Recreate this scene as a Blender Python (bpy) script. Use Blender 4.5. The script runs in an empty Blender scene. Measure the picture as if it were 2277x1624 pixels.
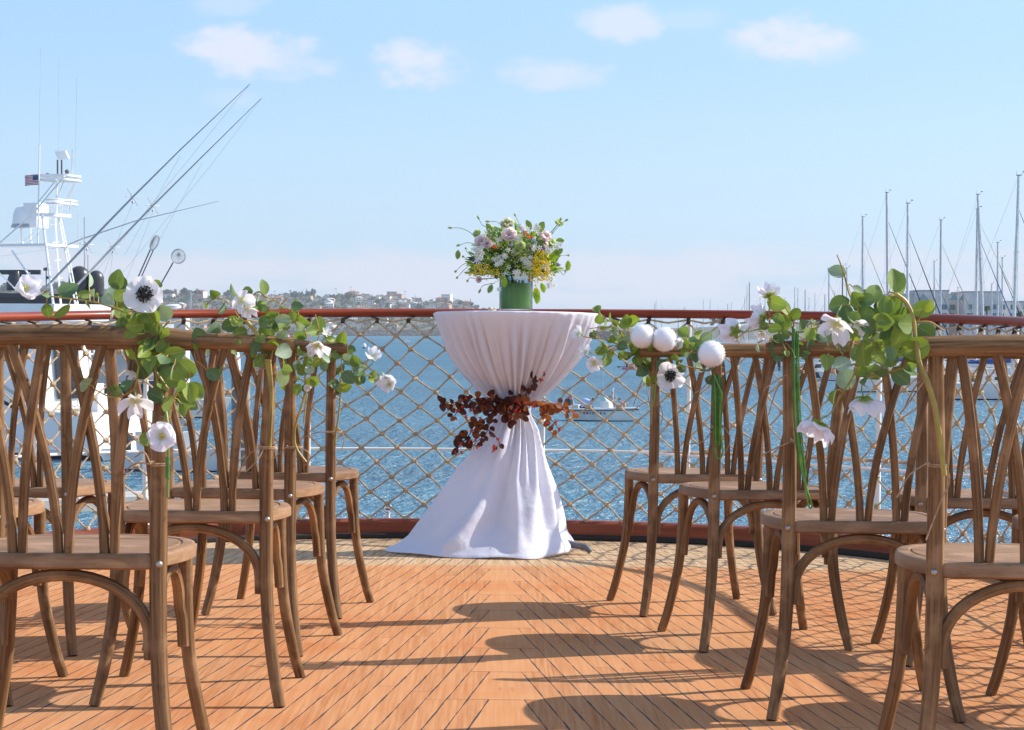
import bpy, bmesh, math, random
from mathutils import Vector, Matrix
R = math.radians
V = Vector
sc = bpy.context.scene
COL = sc.collection
rnd = random.Random(11)

# ---------------------------------------------------------------- camera
F, CX, CY = 4427.0, 1138.5, 812.0          # focal length and centre in photo units (2277 wide)
EYE = V((0, 0, 0.805))
PITCH = math.atan(75 / F)
cam = bpy.data.objects.new("camera", bpy.data.cameras.new("camera"))
COL.objects.link(cam)
cam.location = EYE
cam.rotation_euler = (math.pi / 2 - PITCH, 0, 0)
cam.data.lens = 36 * F / 2277
cam.data.sensor_width = 36
cam.data.clip_end = 20000
cam.data.clip_start = 0.05
sc.camera = cam
CAMR = cam.rotation_euler.to_matrix()
# the ship is trimmed a little by the stern and listed a little to the right
SHIPR = Matrix.Rotation(-0.0149, 3, 'X') @ Matrix.Rotation(0.0105, 3, 'Y')
SHIP = Matrix.Translation(EYE) @ SHIPR.to_4x4() @ Matrix.Translation(-EYE)
SHIPI = SHIPR.inverted()
WATER = 0.805 - 6.5

def ray(x, y):
    return CAMR @ V(((x - CX) / F, -(y - CY) / F, -1))
def W(x, y, d):                              # world point seen at photo position, d metres out
    r = ray(x, y)
    return EYE + r * (d / r.y)
def WZ(x, d, z):                             # world point in photo column x, d metres out, height z
    r = ray(x, 737)
    p = EYE + r * (d / r.y)
    return V((p.x, d, z))
def WD(y):                                   # distance of water seen at photo row y
    return 6.5 * F / (y - 737)
def SP(x, y, d):                             # point in deck coordinates
    r = SHIPI @ ray(x, y)
    return EYE + r * (d / r.y)

# ---------------------------------------------------------------- light
SUN_E, SUN_A = R(36.5), R(75)
sunv = V((math.sin(SUN_A) * math.cos(SUN_E), math.cos(SUN_A) * math.cos(SUN_E), math.sin(SUN_E)))
sun = bpy.data.objects.new("sun", bpy.data.lights.new("sun", 'SUN'))
COL.objects.link(sun)
sun.data.energy = 3.4
sun.data.angle = R(0.55)
sun.data.color = (1.0, 0.93, 0.82)
sun.rotation_euler = (-sunv).to_track_quat('-Z', 'Y').to_euler()
sc.view_settings.view_transform = 'Standard'
sc.view_settings.look = 'None'
sc.view_settings.exposure = 0.9
sc.view_settings.gamma = 1

# ---------------------------------------------------------------- node helpers
class X:
    """a float socket with arithmetic"""
    def __init__(s, nt, o): s.nt, s.o = nt, o
    def m(s, op, b=None, c=None):
        n = s.nt.nodes.new('ShaderNodeMath'); n.operation = op
        for i, v in enumerate((s, b, c)):
            if v is None: continue
            if isinstance(v, X): s.nt.links.new(v.o, n.inputs[i])
            else: n.inputs[i].default_value = v
        return X(s.nt, n.outputs[0])
    def __add__(s, b): return s.m('ADD', b)
    __radd__ = __add__
    def __mul__(s, b): return s.m('MULTIPLY', b)
    __rmul__ = __mul__
    def __sub__(s, b): return s.m('SUBTRACT', b)
    def __rsub__(s, b): return (s * -1.0) + b
    def __truediv__(s, b): return s.m('DIVIDE', b)
    def floor(s): return s.m('FLOOR')
    def frac(s): return s.m('FRACT')
    def abs(s): return s.m('ABSOLUTE')
    def lt(s, b): return s.m('LESS_THAN', b)
    def gt(s, b): return s.m('GREATER_THAN', b)
    def max(s, b): return s.m('MAXIMUM', b)
    def min(s, b): return s.m('MINIMUM', b)
    def pow(s, b): return s.m('POWER', b)
    def sm(s, a, b, lo=0.0, hi=1.0):
        n = s.nt.nodes.new('ShaderNodeMapRange'); n.interpolation_type = 'SMOOTHSTEP'
        s.nt.links.new(s.o, n.inputs[0])
        n.inputs[1].default_value, n.inputs[2].default_value = a, b
        n.inputs[3].default_value, n.inputs[4].default_value = lo, hi
        return X(s.nt, n.outputs[0])

class NT:
    def __init__(s, tree): s.t = tree; s.n = tree.nodes; s.l = tree.links
    def new(s, k): return s.n.new(k)
    def co(s, which='Object'):
        if not hasattr(s, 'tc'): s.tc = s.new('ShaderNodeTexCoord')
        return s.tc.outputs[which]
    def sep(s, sock):
        n = s.new('ShaderNodeSeparateXYZ'); s.l.new(sock, n.inputs[0])
        return [X(s.t, o) for o in n.outputs]
    def vec(s, x, y, z=0.0):
        n = s.new('ShaderNodeCombineXYZ')
        for i, v in enumerate((x, y, z)):
            if isinstance(v, X): s.l.new(v.o, n.inputs[i])
            else: n.inputs[i].default_value = v
        return n.outputs[0]
    def noise(s, vec, scale, detail=3, rough=0.55):
        n = s.new('ShaderNodeTexNoise'); s.l.new(vec, n.inputs['Vector'])
        n.inputs['Scale'].default_value = scale; n.inputs['Detail'].default_value = detail
        n.inputs['Roughness'].default_value = rough
        return X(s.t, n.outputs['Fac'])
    def white(s, vec):
        n = s.new('ShaderNodeTexWhiteNoise'); n.noise_dimensions = '3D'; s.l.new(vec, n.inputs['Vector'])
        return X(s.t, n.outputs['Value'])
    def mix(s, fac, a, b, mode='MIX'):
        n = s.new('ShaderNodeMix'); n.data_type = 'RGBA'; n.blend_type = mode
        for sock, v in ((n.inputs[0], fac), (n.inputs[6], a), (n.inputs[7], b)):
            if isinstance(v, X): s.l.new(v.o, sock)
            elif isinstance(v, bpy.types.NodeSocket): s.l.new(v, sock)
            elif isinstance(v, (int, float)): sock.default_value = v
            else: sock.default_value = (*v, 1)
        return n.outputs[2]
    def bump(s, h, strength=0.5, dist=0.01):
        n = s.new('ShaderNodeBump'); s.l.new(h.o, n.inputs['Height'])
        n.inputs['Strength'].default_value = strength; n.inputs['Distance'].default_value = dist
        return n.outputs[0]

def material(name):
    m = bpy.data.materials.new(name); m.use_nodes = True
    t = NT(m.node_tree); b = t.n['Principled BSDF']
    return m, t, b
def put(t, sock, v):
    if isinstance(v, X): t.l.new(v.o, sock)
    elif isinstance(v, bpy.types.NodeSocket): t.l.new(v, sock)
    elif isinstance(v, tuple): sock.default_value = (*v, 1)
    else: sock.default_value = v
MATS = {}
def simple(name, col, rough=0.5, metal=0.0, var=0.12, scale=6.0, coat=0.0, trans=0.0, bump=0.0):
    """plain paint, metal or cloth with a little unevenness"""
    if name in MATS: return MATS[name]
    m, t, b = material(name)
    nz = t.noise(t.co(), scale, 4)
    dark = tuple(c * (1 - var) for c in col); lite = tuple(min(1, c * (1 + var)) for c in col)
    put(t, b.inputs['Base Color'], t.mix(nz.sm(.3, .7), dark, lite))
    put(t, b.inputs['Roughness'], nz.sm(.2, .8, max(0, rough - .08), min(1, rough + .08)))
    b.inputs['Metallic'].default_value = metal
    b.inputs['Coat Weight'].default_value = coat
    if bump: put(t, b.inputs['Normal'], t.bump(t.noise(t.co(), scale * 8, 3), bump, .004))
    if trans:
        tr = t.new('ShaderNodeBsdfTranslucent'); tr.inputs[0].default_value = (*lite, 1)
        mx = t.new('ShaderNodeMixShader'); mx.inputs[0].default_value = trans
        t.l.new(b.outputs[0], mx.inputs[1]); t.l.new(tr.outputs[0], mx.inputs[2])
        t.l.new(mx.outputs[0], t.n['Material Output'].inputs[0])
    MATS[name] = m
    return m

# ---------------------------------------------------------------- sky
wd = bpy.data.worlds.new("World"); sc.world = wd; wd.use_nodes = True
t = NT(wd.node_tree); bg = t.n['Background']
sky = t.new('ShaderNodeTexSky'); sky.sky_type = 'NISHITA'; sky.sun_disc = False
sky.sun_elevation = SUN_E; sky.sun_rotation = SUN_A
sky.air_density = 1.15; sky.dust_density = 0.6; sky.ozone_density = 2.2
gx, gy, gz = t.sep(t.co('Generated'))
gyc = gy.max(0.05)
U = gx / gyc * F; Vv = gz / gyc * F          # bearing and height over the horizon
nv = t.vec(U * 0.006, Vv * 0.011, 0.3)
n1 = t.noise(nv, 1.0, 7, .6) * .68 + t.noise(t.vec(U * .019, Vv * .030, 8.0), 1.0, 6, .65) * .32; n2 = t.noise(t.vec(U * .0026, Vv * .012, 4.0), 1.0, 6, .6)
cl = None
for (px, py, rx, ry, k) in ((560, 118, 205, 80, .85), (650, 150, 150, 46, .55), (938, 146, 162, 76, .85), (1205, 170, 175, 50, .6),
                            (1370, 60, 125, 58, .7), (1735, 85, 205, 72, .85), (1840, 100, 110, 50, .35), (505, 0, 150, 48, .33), (515, 220, 90, 32, .2),
                            (2600, 100, 260, 90, .5), (-300, 180, 260, 90, .5), (1560, 45, 110, 40, .25)):
    du = (U - (px - CX)) / rx; dv = (Vv - (737 - py)) / ry
    q = du * du + dv * dv + (n1 - .5) * 3.2
    mk = q.sm(0.0, .8, k, 0.0)
    cl = mk if cl is None else cl.max(mk)
band = Vv.sm(20, 90) * (Vv + (n1 - .5) * 120.0).sm(150, 205, 1, 0) * n2.sm(.34, .54) * .85
lowhaze = Vv.sm(0, 190, .25, 0.0)
cl = cl * gy.gt(.05)
E_ = gz * F
grad = t.mix(E_.sm(120, 620), (1.52, 2.3, 3.2), t.mix(E_.sm(300, 740), (1.36, 2.2, 3.35), (.92, 1.74, 3.35)))
skyc = t.mix(gz.sm(.02, .5, .85, .0), sky.outputs[0], grad)
skyc = t.mix(gy.sm(-.35, .25, .7, 0.0) * gz.sm(.0, .75, 1.0, .2), skyc, (2.7, 2.95, 3.5))     # sky behind the camera brightened, added fill for the shaded sides
skyc = t.mix(lowhaze * gy.gt(.05), skyc, (2.00, 2.28, 2.80))
skyc = t.mix(band * gy.gt(.05), skyc, (2.75, 2.85, 3.25))
skyc = t.mix(cl, skyc, (3.0, 3.12, 3.5))
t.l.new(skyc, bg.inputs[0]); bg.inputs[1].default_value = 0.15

# ---------------------------------------------------------------- mesh helpers
def frames(pts):
    n = len(pts); out = []; up = None
    for i in range(n):
        tg = (pts[min(i + 1, n - 1)] - pts[max(i - 1, 0)])
        if tg.length < 1e-9: tg = V((0, 0, 1))
        tg.normalize()
        if up is None:
            a = V((0, 0, 1)) if abs(tg.z) < .9 else V((0, 1, 0))
            up = (a - tg * a.dot(tg)).normalized()
        else:
            up = up - tg * up.dot(tg)
            up = up.normalized() if up.length > 1e-6 else tg.orthogonal().normalized()
        out.append((tg, up, tg.cross(up)))
    return out
def spline(pts, k=4):
    """Catmull-Rom through the points"""
    p = [V(q) for q in pts]
    if len(p) < 3 or k < 2: return p
    e = [p[0] * 2 - p[1]] + p + [p[-1] * 2 - p[-2]]
    out = []
    for i in range(1, len(e) - 2):
        a, b, c, d = e[i - 1:i + 3]
        for j in range(k):
            s = j / k
            out.append(.5 * ((2 * b) + (c - a) * s + (2 * a - 5 * b + 4 * c - d) * s * s + (3 * b - a - 3 * c + d) * s ** 3))
    out.append(p[-1]); return out
class MB:
    def __init__(s): s.v = []; s.f = []
    def add(s, vs, fs, mat=0, uv=None):
        o = len(s.v); s.v += [V(q) for q in vs]
        for i, f in enumerate(fs): s.f.append((tuple(o + k for k in f), mat, uv[i] if uv else None))
        return s
    def tube(s, pts, r, n=8, mat=0, flat=1.0, cap=True):
        pts = [V(p) for p in pts]; m = len(pts)
        rr = r if isinstance(r, (list, tuple)) else [r] * m
        if len(rr) != m:
            rr = [rr[int(i * (len(rr) - 1) / (m - 1))] + (rr[min(len(rr) - 1, int(i * (len(rr) - 1) / (m - 1)) + 1)] - rr[int(i * (len(rr) - 1) / (m - 1))]) * ((i * (len(rr) - 1) / (m - 1)) % 1) for i in range(m)]
        vs = []; L = [0]
        for i in range(1, m): L.append(L[-1] + (pts[i] - pts[i - 1]).length)
        for p, q, (tg, u, w) in zip(pts, rr, frames(pts)):
            for k in range(n):
                a = 2 * math.pi * k / n
                vs.append(p + (u * math.cos(a) + w * math.sin(a) * flat) * q)
        fs = []; uv = []; per = 2 * math.pi * max(rr)
        for i in range(m - 1):
            for k in range(n):
                k2 = (k + 1) % n
                fs.append((i * n + k, i * n + k2, (i + 1) * n + k2, (i + 1) * n + k))
                uv.append(((per * k / n, L[i]), (per * (k + 1) / n, L[i]), (per * (k + 1) / n, L[i + 1]), (per * k / n, L[i + 1])))
        if cap:
            fs.append(tuple(range(n - 1, -1, -1))); uv.append(tuple((vs[k].x, vs[k].y * .02) for k in range(n - 1, -1, -1)))
            b = (m - 1) * n
            fs.append(tuple(b + k for k in range(n))); uv.append(tuple((vs[b + k].x, vs[b + k].y * .02) for k in range(n)))
        return s.add(vs, fs, mat, uv)
    def box(s, c, size, rot=None, mat=0):
        c = V(c); a, b, d = (q / 2 for q in size)
        vs = [V((x, y, z)) for z in (-d, d) for (x, y) in ((-a, -b), (a, -b), (a, b), (-a, b))]
        if rot is not None: vs = [rot @ q for q in vs]
        return s.add([c + q for q in vs], ((3, 2, 1, 0), (4, 5, 6, 7), (0, 1, 5, 4), (1, 2, 6, 5), (2, 3, 7, 6), (3, 0, 4, 7)), mat)
    def lathe(s, prof, c=(0, 0, 0), n=20, mat=0, rot=None, cap=True):
        c = V(c); vs = []
        for (r, z) in prof:
            for k in range(n):
                a = 2 * math.pi * k / n; q = V((r * math.cos(a), r * math.sin(a), z))
                vs.append(c + (rot @ q if rot is not None else q))
        fs = [(i * n + k, i * n + (k + 1) % n, (i + 1) * n + (k + 1) % n, (i + 1) * n + k) for i in range(len(prof) - 1) for k in range(n)]
        if cap:
            fs.append(tuple(range(n - 1, -1, -1))); b = (len(prof) - 1) * n; fs.append(tuple(b + k for k in range(n)))
        return s.add(vs, fs, mat)
    def ball(s, c, r, n=10, m=6, mat=0):
        rx, ry, rz = r if isinstance(r, (tuple, list)) else (r, r, r)
        c = V(c); vs = [c + V((0, 0, -rz))]
        for i in range(1, m):
            a = -math.pi / 2 + math.pi * i / m
            for k in range(n):
                b = 2 * math.pi * k / n
                vs.append(c + V((rx * math.cos(a) * math.cos(b), ry * math.cos(a) * math.sin(b), rz * math.sin(a))))
        vs.append(c + V((0, 0, rz))); fs = []
        for k in range(n):
            fs.append((0, 1 + (k + 1) % n, 1 + k)); b = 1 + (m - 2) * n
            fs.append((b + k, b + (k + 1) % n, len(vs) - 1))
            for i in range(m - 2):
                fs.append((1 + i * n + k, 1 + i * n + (k + 1) % n, 1 + (i + 1) * n + (k + 1) % n, 1 + (i + 1) * n + k))
        return s.add(vs, fs, mat)
    def prism(s, poly, ax, h, mat=0):
        """extrude a closed loop of points by vector ax*h"""
        n = len(poly); ax = V(ax) * h; a = [V(p) for p in poly]
        return s.add(a + [p + ax for p in a], [tuple(range(n - 1, -1, -1)), tuple(range(n, 2 * n))] + [(i, (i + 1) % n, n + (i + 1) % n, n + i) for i in range(n)], mat)
    def grid(s, P, nu, nv, mat=0, wrap=False, uvf=None):
        vs = [P(i, j) for j in range(nv) for i in range(nu)]; fs = []; uv = []
        for j in range(nv - 1):
            for i in range(nu if wrap else nu - 1):
                i2 = (i + 1) % nu
                fs.append((j * nu + i, j * nu + i2, (j + 1) * nu + i2, (j + 1) * nu + i))
                uv.append(((i / (nu - 1), j / (nv - 1)), ((i + 1) / (nu - 1), j / (nv - 1)), ((i + 1) / (nu - 1), (j + 1) / (nv - 1)), (i / (nu - 1), (j + 1) / (nv - 1))))
        return s.add(vs, fs, mat, uv)
    def build(s, name, mats, parent=None, smooth=True, origin=None, sharp=40, at_origin=True):
        o0 = V(origin) if origin is not None else V((0, 0, 0))
        me = bpy.data.meshes.new(name)
        me.from_pydata([tuple(q - o0) for q in s.v], [], [f[0] for f in s.f])
        for m in (mats if isinstance(mats, (list, tuple)) else [mats]): me.materials.append(m)
        me.polygons.foreach_set('material_index', [f[1] for f in s.f])
        if any(f[2] for f in s.f):
            ul = me.uv_layers.new(name='UVMap'); k = 0
            for f, m, uv in s.f:
                for j in range(len(f)):
                    if uv: ul.data[k].uv = uv[j]
                    k += 1
        if smooth:
            me.polygons.foreach_set('use_smooth', [True] * len(s.f))
            if sharp: me.set_sharp_from_angle(angle=R(sharp))
        me.update()
        o = bpy.data.objects.new(name, me); COL.objects.link(o)
        if parent is not None: o.parent = parent
        elif origin is not None: o.location = o0
        return o

SHIPOBJ = []
def tag(o, label, cat, group=None, kind=None, ship=False):
    o['label'] = label; o['category'] = cat
    if group: o['group'] = group
    if kind: o['kind'] = kind
    if ship: SHIPOBJ.append(o)
    return o
def struct(o, kind='structure', ship=False):
    o['kind'] = kind
    if ship: SHIPOBJ.append(o)
    return o
def thing(name, label, cat, loc, rotz=0, group=None, ship=False):
    o = bpy.data.objects.new(name, None); COL.objects.link(o)
    o.empty_display_size = .1
    o.location = loc; o.rotation_euler = (0, 0, rotz)
    return tag(o, label, cat, group, None, ship)
def dup(root, loc, rotz, label, group, ship=False):
    r = root.copy(); COL.objects.link(r); r.location = loc; r.rotation_euler = (0, 0, rotz)
    r['label'] = label
    for ch in list(root.children):
        c = ch.copy(); COL.objects.link(c); c.parent = r
        for g in list(ch.children):
            d = g.copy(); COL.objects.link(d); d.parent = c
    if ship: SHIPOBJ.append(r)
    return r

# ================================================================ WATER
m, t, b = material('sea_water')
px_, py_, pz_ = t.sep(t.co('Object'))
pv = t.vec(px_, py_ * .55, 0.0)
h = t.noise(pv, 1.5, 5, .62) * .5 + t.noise(t.vec(px_ * .5 + 3.0, py_, 1.0), .22, 3, .5) * .8
streak = t.noise(t.vec(px_ * .012, py_ * .03, 2.0), 1.0, 4, .6)
put(t, b.inputs['Base Color'], t.mix(streak.sm(.3, .7), (.022, .115, .178), (.042, .168, .24)))
put(t, b.inputs['Roughness'], streak.sm(.3, .7, .10, .2))
bn = t.bump(h, 1.0, 1.9)
b.inputs['Specular IOR Level'].default_value = 0.0; t.l.new(bn, b.inputs['Normal'])
gl = t.new('ShaderNodeBsdfGlossy'); gl.inputs['Roughness'].default_value = .34; t.l.new(bn, gl.inputs['Normal'])
mx = t.new('ShaderNodeMixShader'); mx.inputs[0].default_value = .20          # a choppy sea mirrors about a fifth of the low sky
t.l.new(b.outputs[0], mx.inputs[1]); t.l.new(gl.outputs[0], mx.inputs[2]); t.l.new(mx.outputs[0], t.n['Material Output'].inputs[0])
SEA = m
mb = MB()
mb.add([(-9000, 12, WATER), (9000, 12, WATER), (9000, 9000, WATER), (-9000, 9000, WATER)], [(0, 1, 2, 3)])
struct(mb.build('sea_water', SEA, smooth=False))

# ================================================================ DECK
def superpt(a, ax=2.0, by=2.1, cx=-.1, cy=6.9, n=2.3):
    c, s_ = math.cos(a), math.sin(a)
    return V((cx + ax * math.copysign(abs(c) ** (2 / n), c), cy + by * math.copysign(abs(s_) ** (2 / n), s_), 0))
def sterncurve(off=0.0, z=None, y0=1.5, n=72):
    """plan of the rounded stern, pushed outwards by off"""
    out = []
    base = [V((1.9, y0 + (6.9 - y0) * k / 14, 0)) for k in range(14)] + [superpt(math.pi * k / n) for k in range(n + 1)] + [V((-2.1, 6.9 - (6.9 - y0) * (k + 1) / 14, 0)) for k in range(14)]
    for i, p in enumerate(base):
        tg = (base[min(i + 1, len(base) - 1)] - base[max(i - 1, 0)]).normalized()
        q = p + V((tg.y, -tg.x, 0)) * off
        if z is not None: q.z = z(q) if callable(z) else z
        out.append(q)
    return out
RAILZ = lambda p: max(.80, .967 + .042 * (p.y - 7.3)) + .008 * p.x
m, t, b = material('teak_deck')
x, y, z = t.sep(t.co('Object'))
xs = x + (y - 4.2) * .0093
wob = (t.noise(t.vec(x * 1.0, y * 1.0), 3.0, 2) - .5) * .006
ax = xs.abs() + wob
side = xs.gt(0.0)
uk = ((y * .118 + .042) / .05).floor()
u = (ax + y * .118) / .05
row = u.floor(); fr = u - row
king = row.lt(uk + .5)
edge = fr.min(1.0 - fr)                                # 0 on a seam
seamw = t.noise(t.vec(x * 6.0, y * 1.5), 3.0, 4, .7).sm(.32, .72, .01, .06)
keepU = (u - uk).gt(.93)
seam = ((edge - seamw).sm(-.02, .02, 1.0, 0.0)) * keepU
vj = ((y * .118 + .042) / .05).frac()
jog = (vj.min(1.0 - vj)).lt(.011) * king * (u - uk).gt(0.0)
rid = row + side * 57.0
off = t.white(t.vec(rid, 3.0, 1.0))
jy = (y / 1.9 + off * 7.0); jf = jy.frac()
butt = (jf.min(1.0 - jf)).lt(.0012) * (1.0 - king)
line = seam.max(jog).max(butt * .55)
tone = t.white(t.vec(rid * (1.0 - king), (jy.floor()) * (1.0 - king), 2.0))
g1 = t.noise(t.vec(ax * 90.0, y * 2.2 + tone * 30.0, tone * 9.0), 1.0, 5, .65)
g2 = t.noise(t.vec(x * 1.0, y * 1.0), 2.2, 4, .6)
g3 = t.noise(t.vec(ax * 30.0, y * 6.0, 3.0), 1.0, 3)
cA = t.mix(tone, (.37, .150, .063), (.515, .235, .105))
cB = t.mix(g1.sm(.25, .75), cA, (.575, .29, .14))
cC = t.mix(g2.sm(.45, .75, 0, .55), cB, (.48, .155, .052))
marks = g3.sm(.64, .74) * g1.sm(.42, .66)
cD = t.mix(marks * .5, cC, (.16, .07, .035))
g4 = t.noise(t.vec(x * 1.0, y * .6, 7.0), 1.6, 5, .65)
cD = t.mix(g4.sm(.48, .72, 0, .42), cD, t.mix(g1, (.33, .19, .105), (.50, .31, .18)))
grey = (y + (t.noise(t.vec(x, y), 1.2, 3) - .5) * .25 + (x.abs() - .3).max(0.0) * .08).sm(7.78, 7.92)
cE = t.mix(grey * .85, cD, t.mix(g1.sm(.3, .7), (.40, .27, .155), (.56, .42, .27)))
cF = t.mix(line, cE, t.mix(g1, (.035, .032, .034), (.13, .12, .12)))
put(t, b.inputs['Base Color'], cF)
put(t, b.inputs['Roughness'], g1.sm(.2, .8, .42, .62))
put(t, b.inputs['Normal'], t.bump(g1 * .25 - line * 1.0, .5, .0025))
b.inputs['Specular IOR Level'].default_value = 0.0
mb = MB()
top = sterncurve(0.02)
mb.add([V((p.x, p.y, 0)) for p in top] + [V((p.x, p.y, -.1)) for p in top],
       [tuple(range(len(top)))] + [(i, len(top) + i, len(top) + i + 1, i + 1) for i in range(len(top) - 1)])
struct(mb.build('deck', m, smooth=False), ship=True)

# ================================================================ RAILING
def wood(name, c1, c2, c3, rough=.5, coat=0.0, us=220.0, vs=9.0, worn=0.0, spec=.22):
    m, t, b = material(name)
    ux, uy, uz = t.sep(t.co('UV'))
    oi = t.new('ShaderNodeObjectInfo'); rv = X(t.t, oi.outputs['Random'])
    g = t.noise(t.vec(ux * us, uy * vs + rv * 40.0, rv * 20.0), 1.0, 5, .65)
    g2 = t.noise(t.vec(ux * us * .25, uy * vs * .5, rv * 11.0), 1.0, 3)
    c = t.mix(g.sm(.28, .72), c1, c2)
    c = t.mix(g2.sm(.5, .75, 0, .7), c, c3)
    c = t.mix(1.0, c, t.mix(rv, (.84, .84, .86), (1.14, 1.13, 1.1)), 'MULTIPLY')
    if worn:
        w = t.noise(t.co('Object'), 9.0, 4)
        c = t.mix(w.sm(.50, .68, 0, worn), c, tuple(min(1, q * 1.7 + .03) for q in c2))
        w2 = t.noise(t.co('Object'), 26.0, 5, .7); c = t.mix(w2.sm(.56, .74, 0, .45), c, tuple(q * .6 for q in c3))
    put(t, b.inputs['Base Color'], c)
    put(t, b.inputs['Roughness'], g.sm(.2, .8, rough - .08, rough + .1))
    b.inputs['Specular IOR Level'].default_value = spec; b.inputs['Coat Weight'].default_value = coat; b.inputs['Coat Roughness'].default_value = .12
    put(t, b.inputs['Normal'], t.bump(g, .35, .0015))
    return m
MAHOG = wood('varnished_mahogany', (.19, .027, .008), (.32, .055, .015), (.12, .017, .006), .42, .12, 60, 2.0)
WHITE = simple('white_paint', (.74, .74, .72), .4, var=.06)
RUSTY = simple('rust_streaked_paint', (.52, .36, .24), .6, var=.5, scale=14)
BLACK = simple('black_rubber', (.02, .02, .022), .6)
CHROME = simple('polished_steel', (.7, .7, .72), .15, 1.0)
rail = thing('ship_railing', 'varnished mahogany ship railing with white posts curving round the stern', 'railing', (-.1, 9.0, 0), ship=True)
RO = V((-.1, 9.0, 0))
mb = MB(); mb.tube(sterncurve(.05, lambda q: RAILZ(q) - .018), .0195, 12, flat=1.35)
mb.build('handrail', MAHOG, rail, origin=RO)
mb = MB()                                             # the sill the posts stand on
ci, co_ = sterncurve(.0), sterncurve(.10)
prof = [(0, .0), (0, .022), (0, .075), (.012, .085), (.088, .085), (.10, .07), (.10, -.05)]
N_ = len(ci)
def cp(i, j):
    f_, zz = prof[j]; k = f_ / .10
    q = ci[i].lerp(co_[i], k); return V((q.x, q.y, zz))
vs = [cp(i, j) for j in range(len(prof)) for i in range(N_)]
L = [0]
for i in range(1, N_): L.append(L[-1] + (ci[i] - ci[i - 1]).length)
fs = []; uv = []; mats = []
for j in range(len(prof) - 1):
    for i in range(N_ - 1):
        fs.append((j * N_ + i, (j + 1) * N_ + i, (j + 1) * N_ + i + 1, j * N_ + i + 1))
        uv.append(((prof[j][1], L[i]), (prof[j + 1][1], L[i]), (prof[j + 1][1], L[i + 1]), (prof[j][1], L[i + 1])))
mb.add(vs, fs, 0, uv)
MAHOG2 = wood('dull_mahogany', (.15, .036, .016), (.24, .06, .028), (.09, .022, .012), .5, .15, 60, 2.0)
mb.build('sill', MAHOG2, rail, origin=RO)
mb = MB(); mb.tube(sterncurve(-.006, .012), .014, 6, flat=1.0); mb.build('waterway_seal', simple('tar_seam', (.022, .018, .015), .8), rail, origin=RO)
mid = sterncurve(.085, .40)
mb = MB(); mb.tube([p for p in mid if p.x < .55 or p.y < 7], .006, 6); mb.tube([p for p in mid if p.x >= .5 and p.y >= 6.95], .0075, 6, mat=1)
mb.build('middle_rail', [WHITE, RUSTY], rail, origin=RO)
def railpt(x_px, off):
    best = min(sterncurve(off), key=lambda p: abs((CX + p.x * F / p.y) - x_px) if p.y > 6.8 else 9e9); return best
for (xp, rr) in ((620, .013), (684, .008), (1522, .009), (1938, .0115), (2258, .011), (330, .011), (95, .011), (1215, .009)):
    p = railpt(xp, .075)
    mb = MB(); mb.lathe([(rr * 2.4, .08), (rr * 2.4, .088), (rr, .092), (rr, RAILZ(p) - .03)], (p.x, p.y, 0), 10)
    mb.build('stanchion', WHITE, rail, origin=RO)
p = railpt(877, .2)
fin = thing('rail_light_post', 'short white post with chrome ball top outside the net, left of the table', 'post', (p.x, p.y, -.1), ship=True)
mb = MB(); mb.lathe([(.018, 0), (.018, .03), (.012, .04), (.011, .19), (.014, .2)], n=12); mb.build('post', WHITE, fin)
mb = MB(); mb.ball((0, 0, .222), .022, 14, 10); mb.build('ball_top', CHROME, fin)

# ================================================================ ROPE NET
ROPE = simple('manila_rope', (.46, .335, .20), .85, var=.3, scale=60, bump=.5)
DROPE = simple('tarred_lashing', (.06, .04, .028), .8)
nc = sterncurve(.03)
L = [0]
for i in range(1, len(nc)): L.append(L[-1] + (nc[i] - nc[i - 1]).length)
def along(s_):
    s_ = max(0, min(L[-1] - 1e-4, s_))
    lo = 0
    while L[lo + 1] < s_: lo += 1
    return nc[lo].lerp(nc[lo + 1], (s_ - L[lo]) / (L[lo + 1] - L[lo]))
NW, NR = .157, 14
rj = random.Random(5)
ncol = int(L[-1] / NW)
jit = {}
def knot(i, j):
    """column i (half steps), row j of the diamond net"""
    if (i, j) not in jit: jit[(i, j)] = (rj.uniform(-.010, .010), rj.uniform(-.007, .007), rj.uniform(-.012, .012))
    a, b_, c_ = jit[(i, j)]
    s_ = i * NW / 2 + a + .03 * math.sin(i * .13 + j * .35)
    p = along(s_)
    zt = RAILZ(p) - .056; zb = .088
    k = j / NR
    z_ = zt + (zb - zt) * k + (0 if j in (0, NR) else b_ * .6 + .004 * math.sin(i * .37 + j))
    cy = V((p.x + .1, p.y - 6.9, 0)).normalized()
    return p + cy * (c_ + .015 * math.sin(math.pi * k)) + V((0, 0, z_))
net = thing('rope_net', 'knotted tan rope net of diamond meshes lashed under the mahogany rail', 'net', RO, ship=True)
mb = MB(); kb = MB()
i0, i1 = int(1.5 / NW) * 2, ncol * 2 - int(1.5 / NW) * 2
for j in range(NR + 1):
    for i in range(i0, i1):
        if (i + j) % 2: continue
        p = knot(i, j)
        if j:
            kb.ball(p, (.0145, .0138, .012), 7, 5)
            a = V((rj.uniform(-1, 1), rj.uniform(-.4, .4), rj.uniform(-1, 1))).normalized()
            kb.tube([p - a * .011 + V((0, -.006, 0)), p + V((0, -.011, 0)), p + a * .009 + V((0, -.006, 0))], .0055, 5)
        if j < NR:
            for di in (-1, 1):
                if not (i0 <= i + di < i1): continue
                q = knot(i + di, j + 1)
                mid_ = p.lerp(q, .5) + V((rj.uniform(-.003, .003), rj.uniform(-.003, .003), rj.uniform(-.002, .002)))
                mb.tube(spline([p, mid_, q], 2), .0041, 6, cap=False)
mb.build('netting', ROPE, net, origin=RO); kb.build('knots', ROPE, net, origin=RO)
mb = MB(); hp = []
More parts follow.
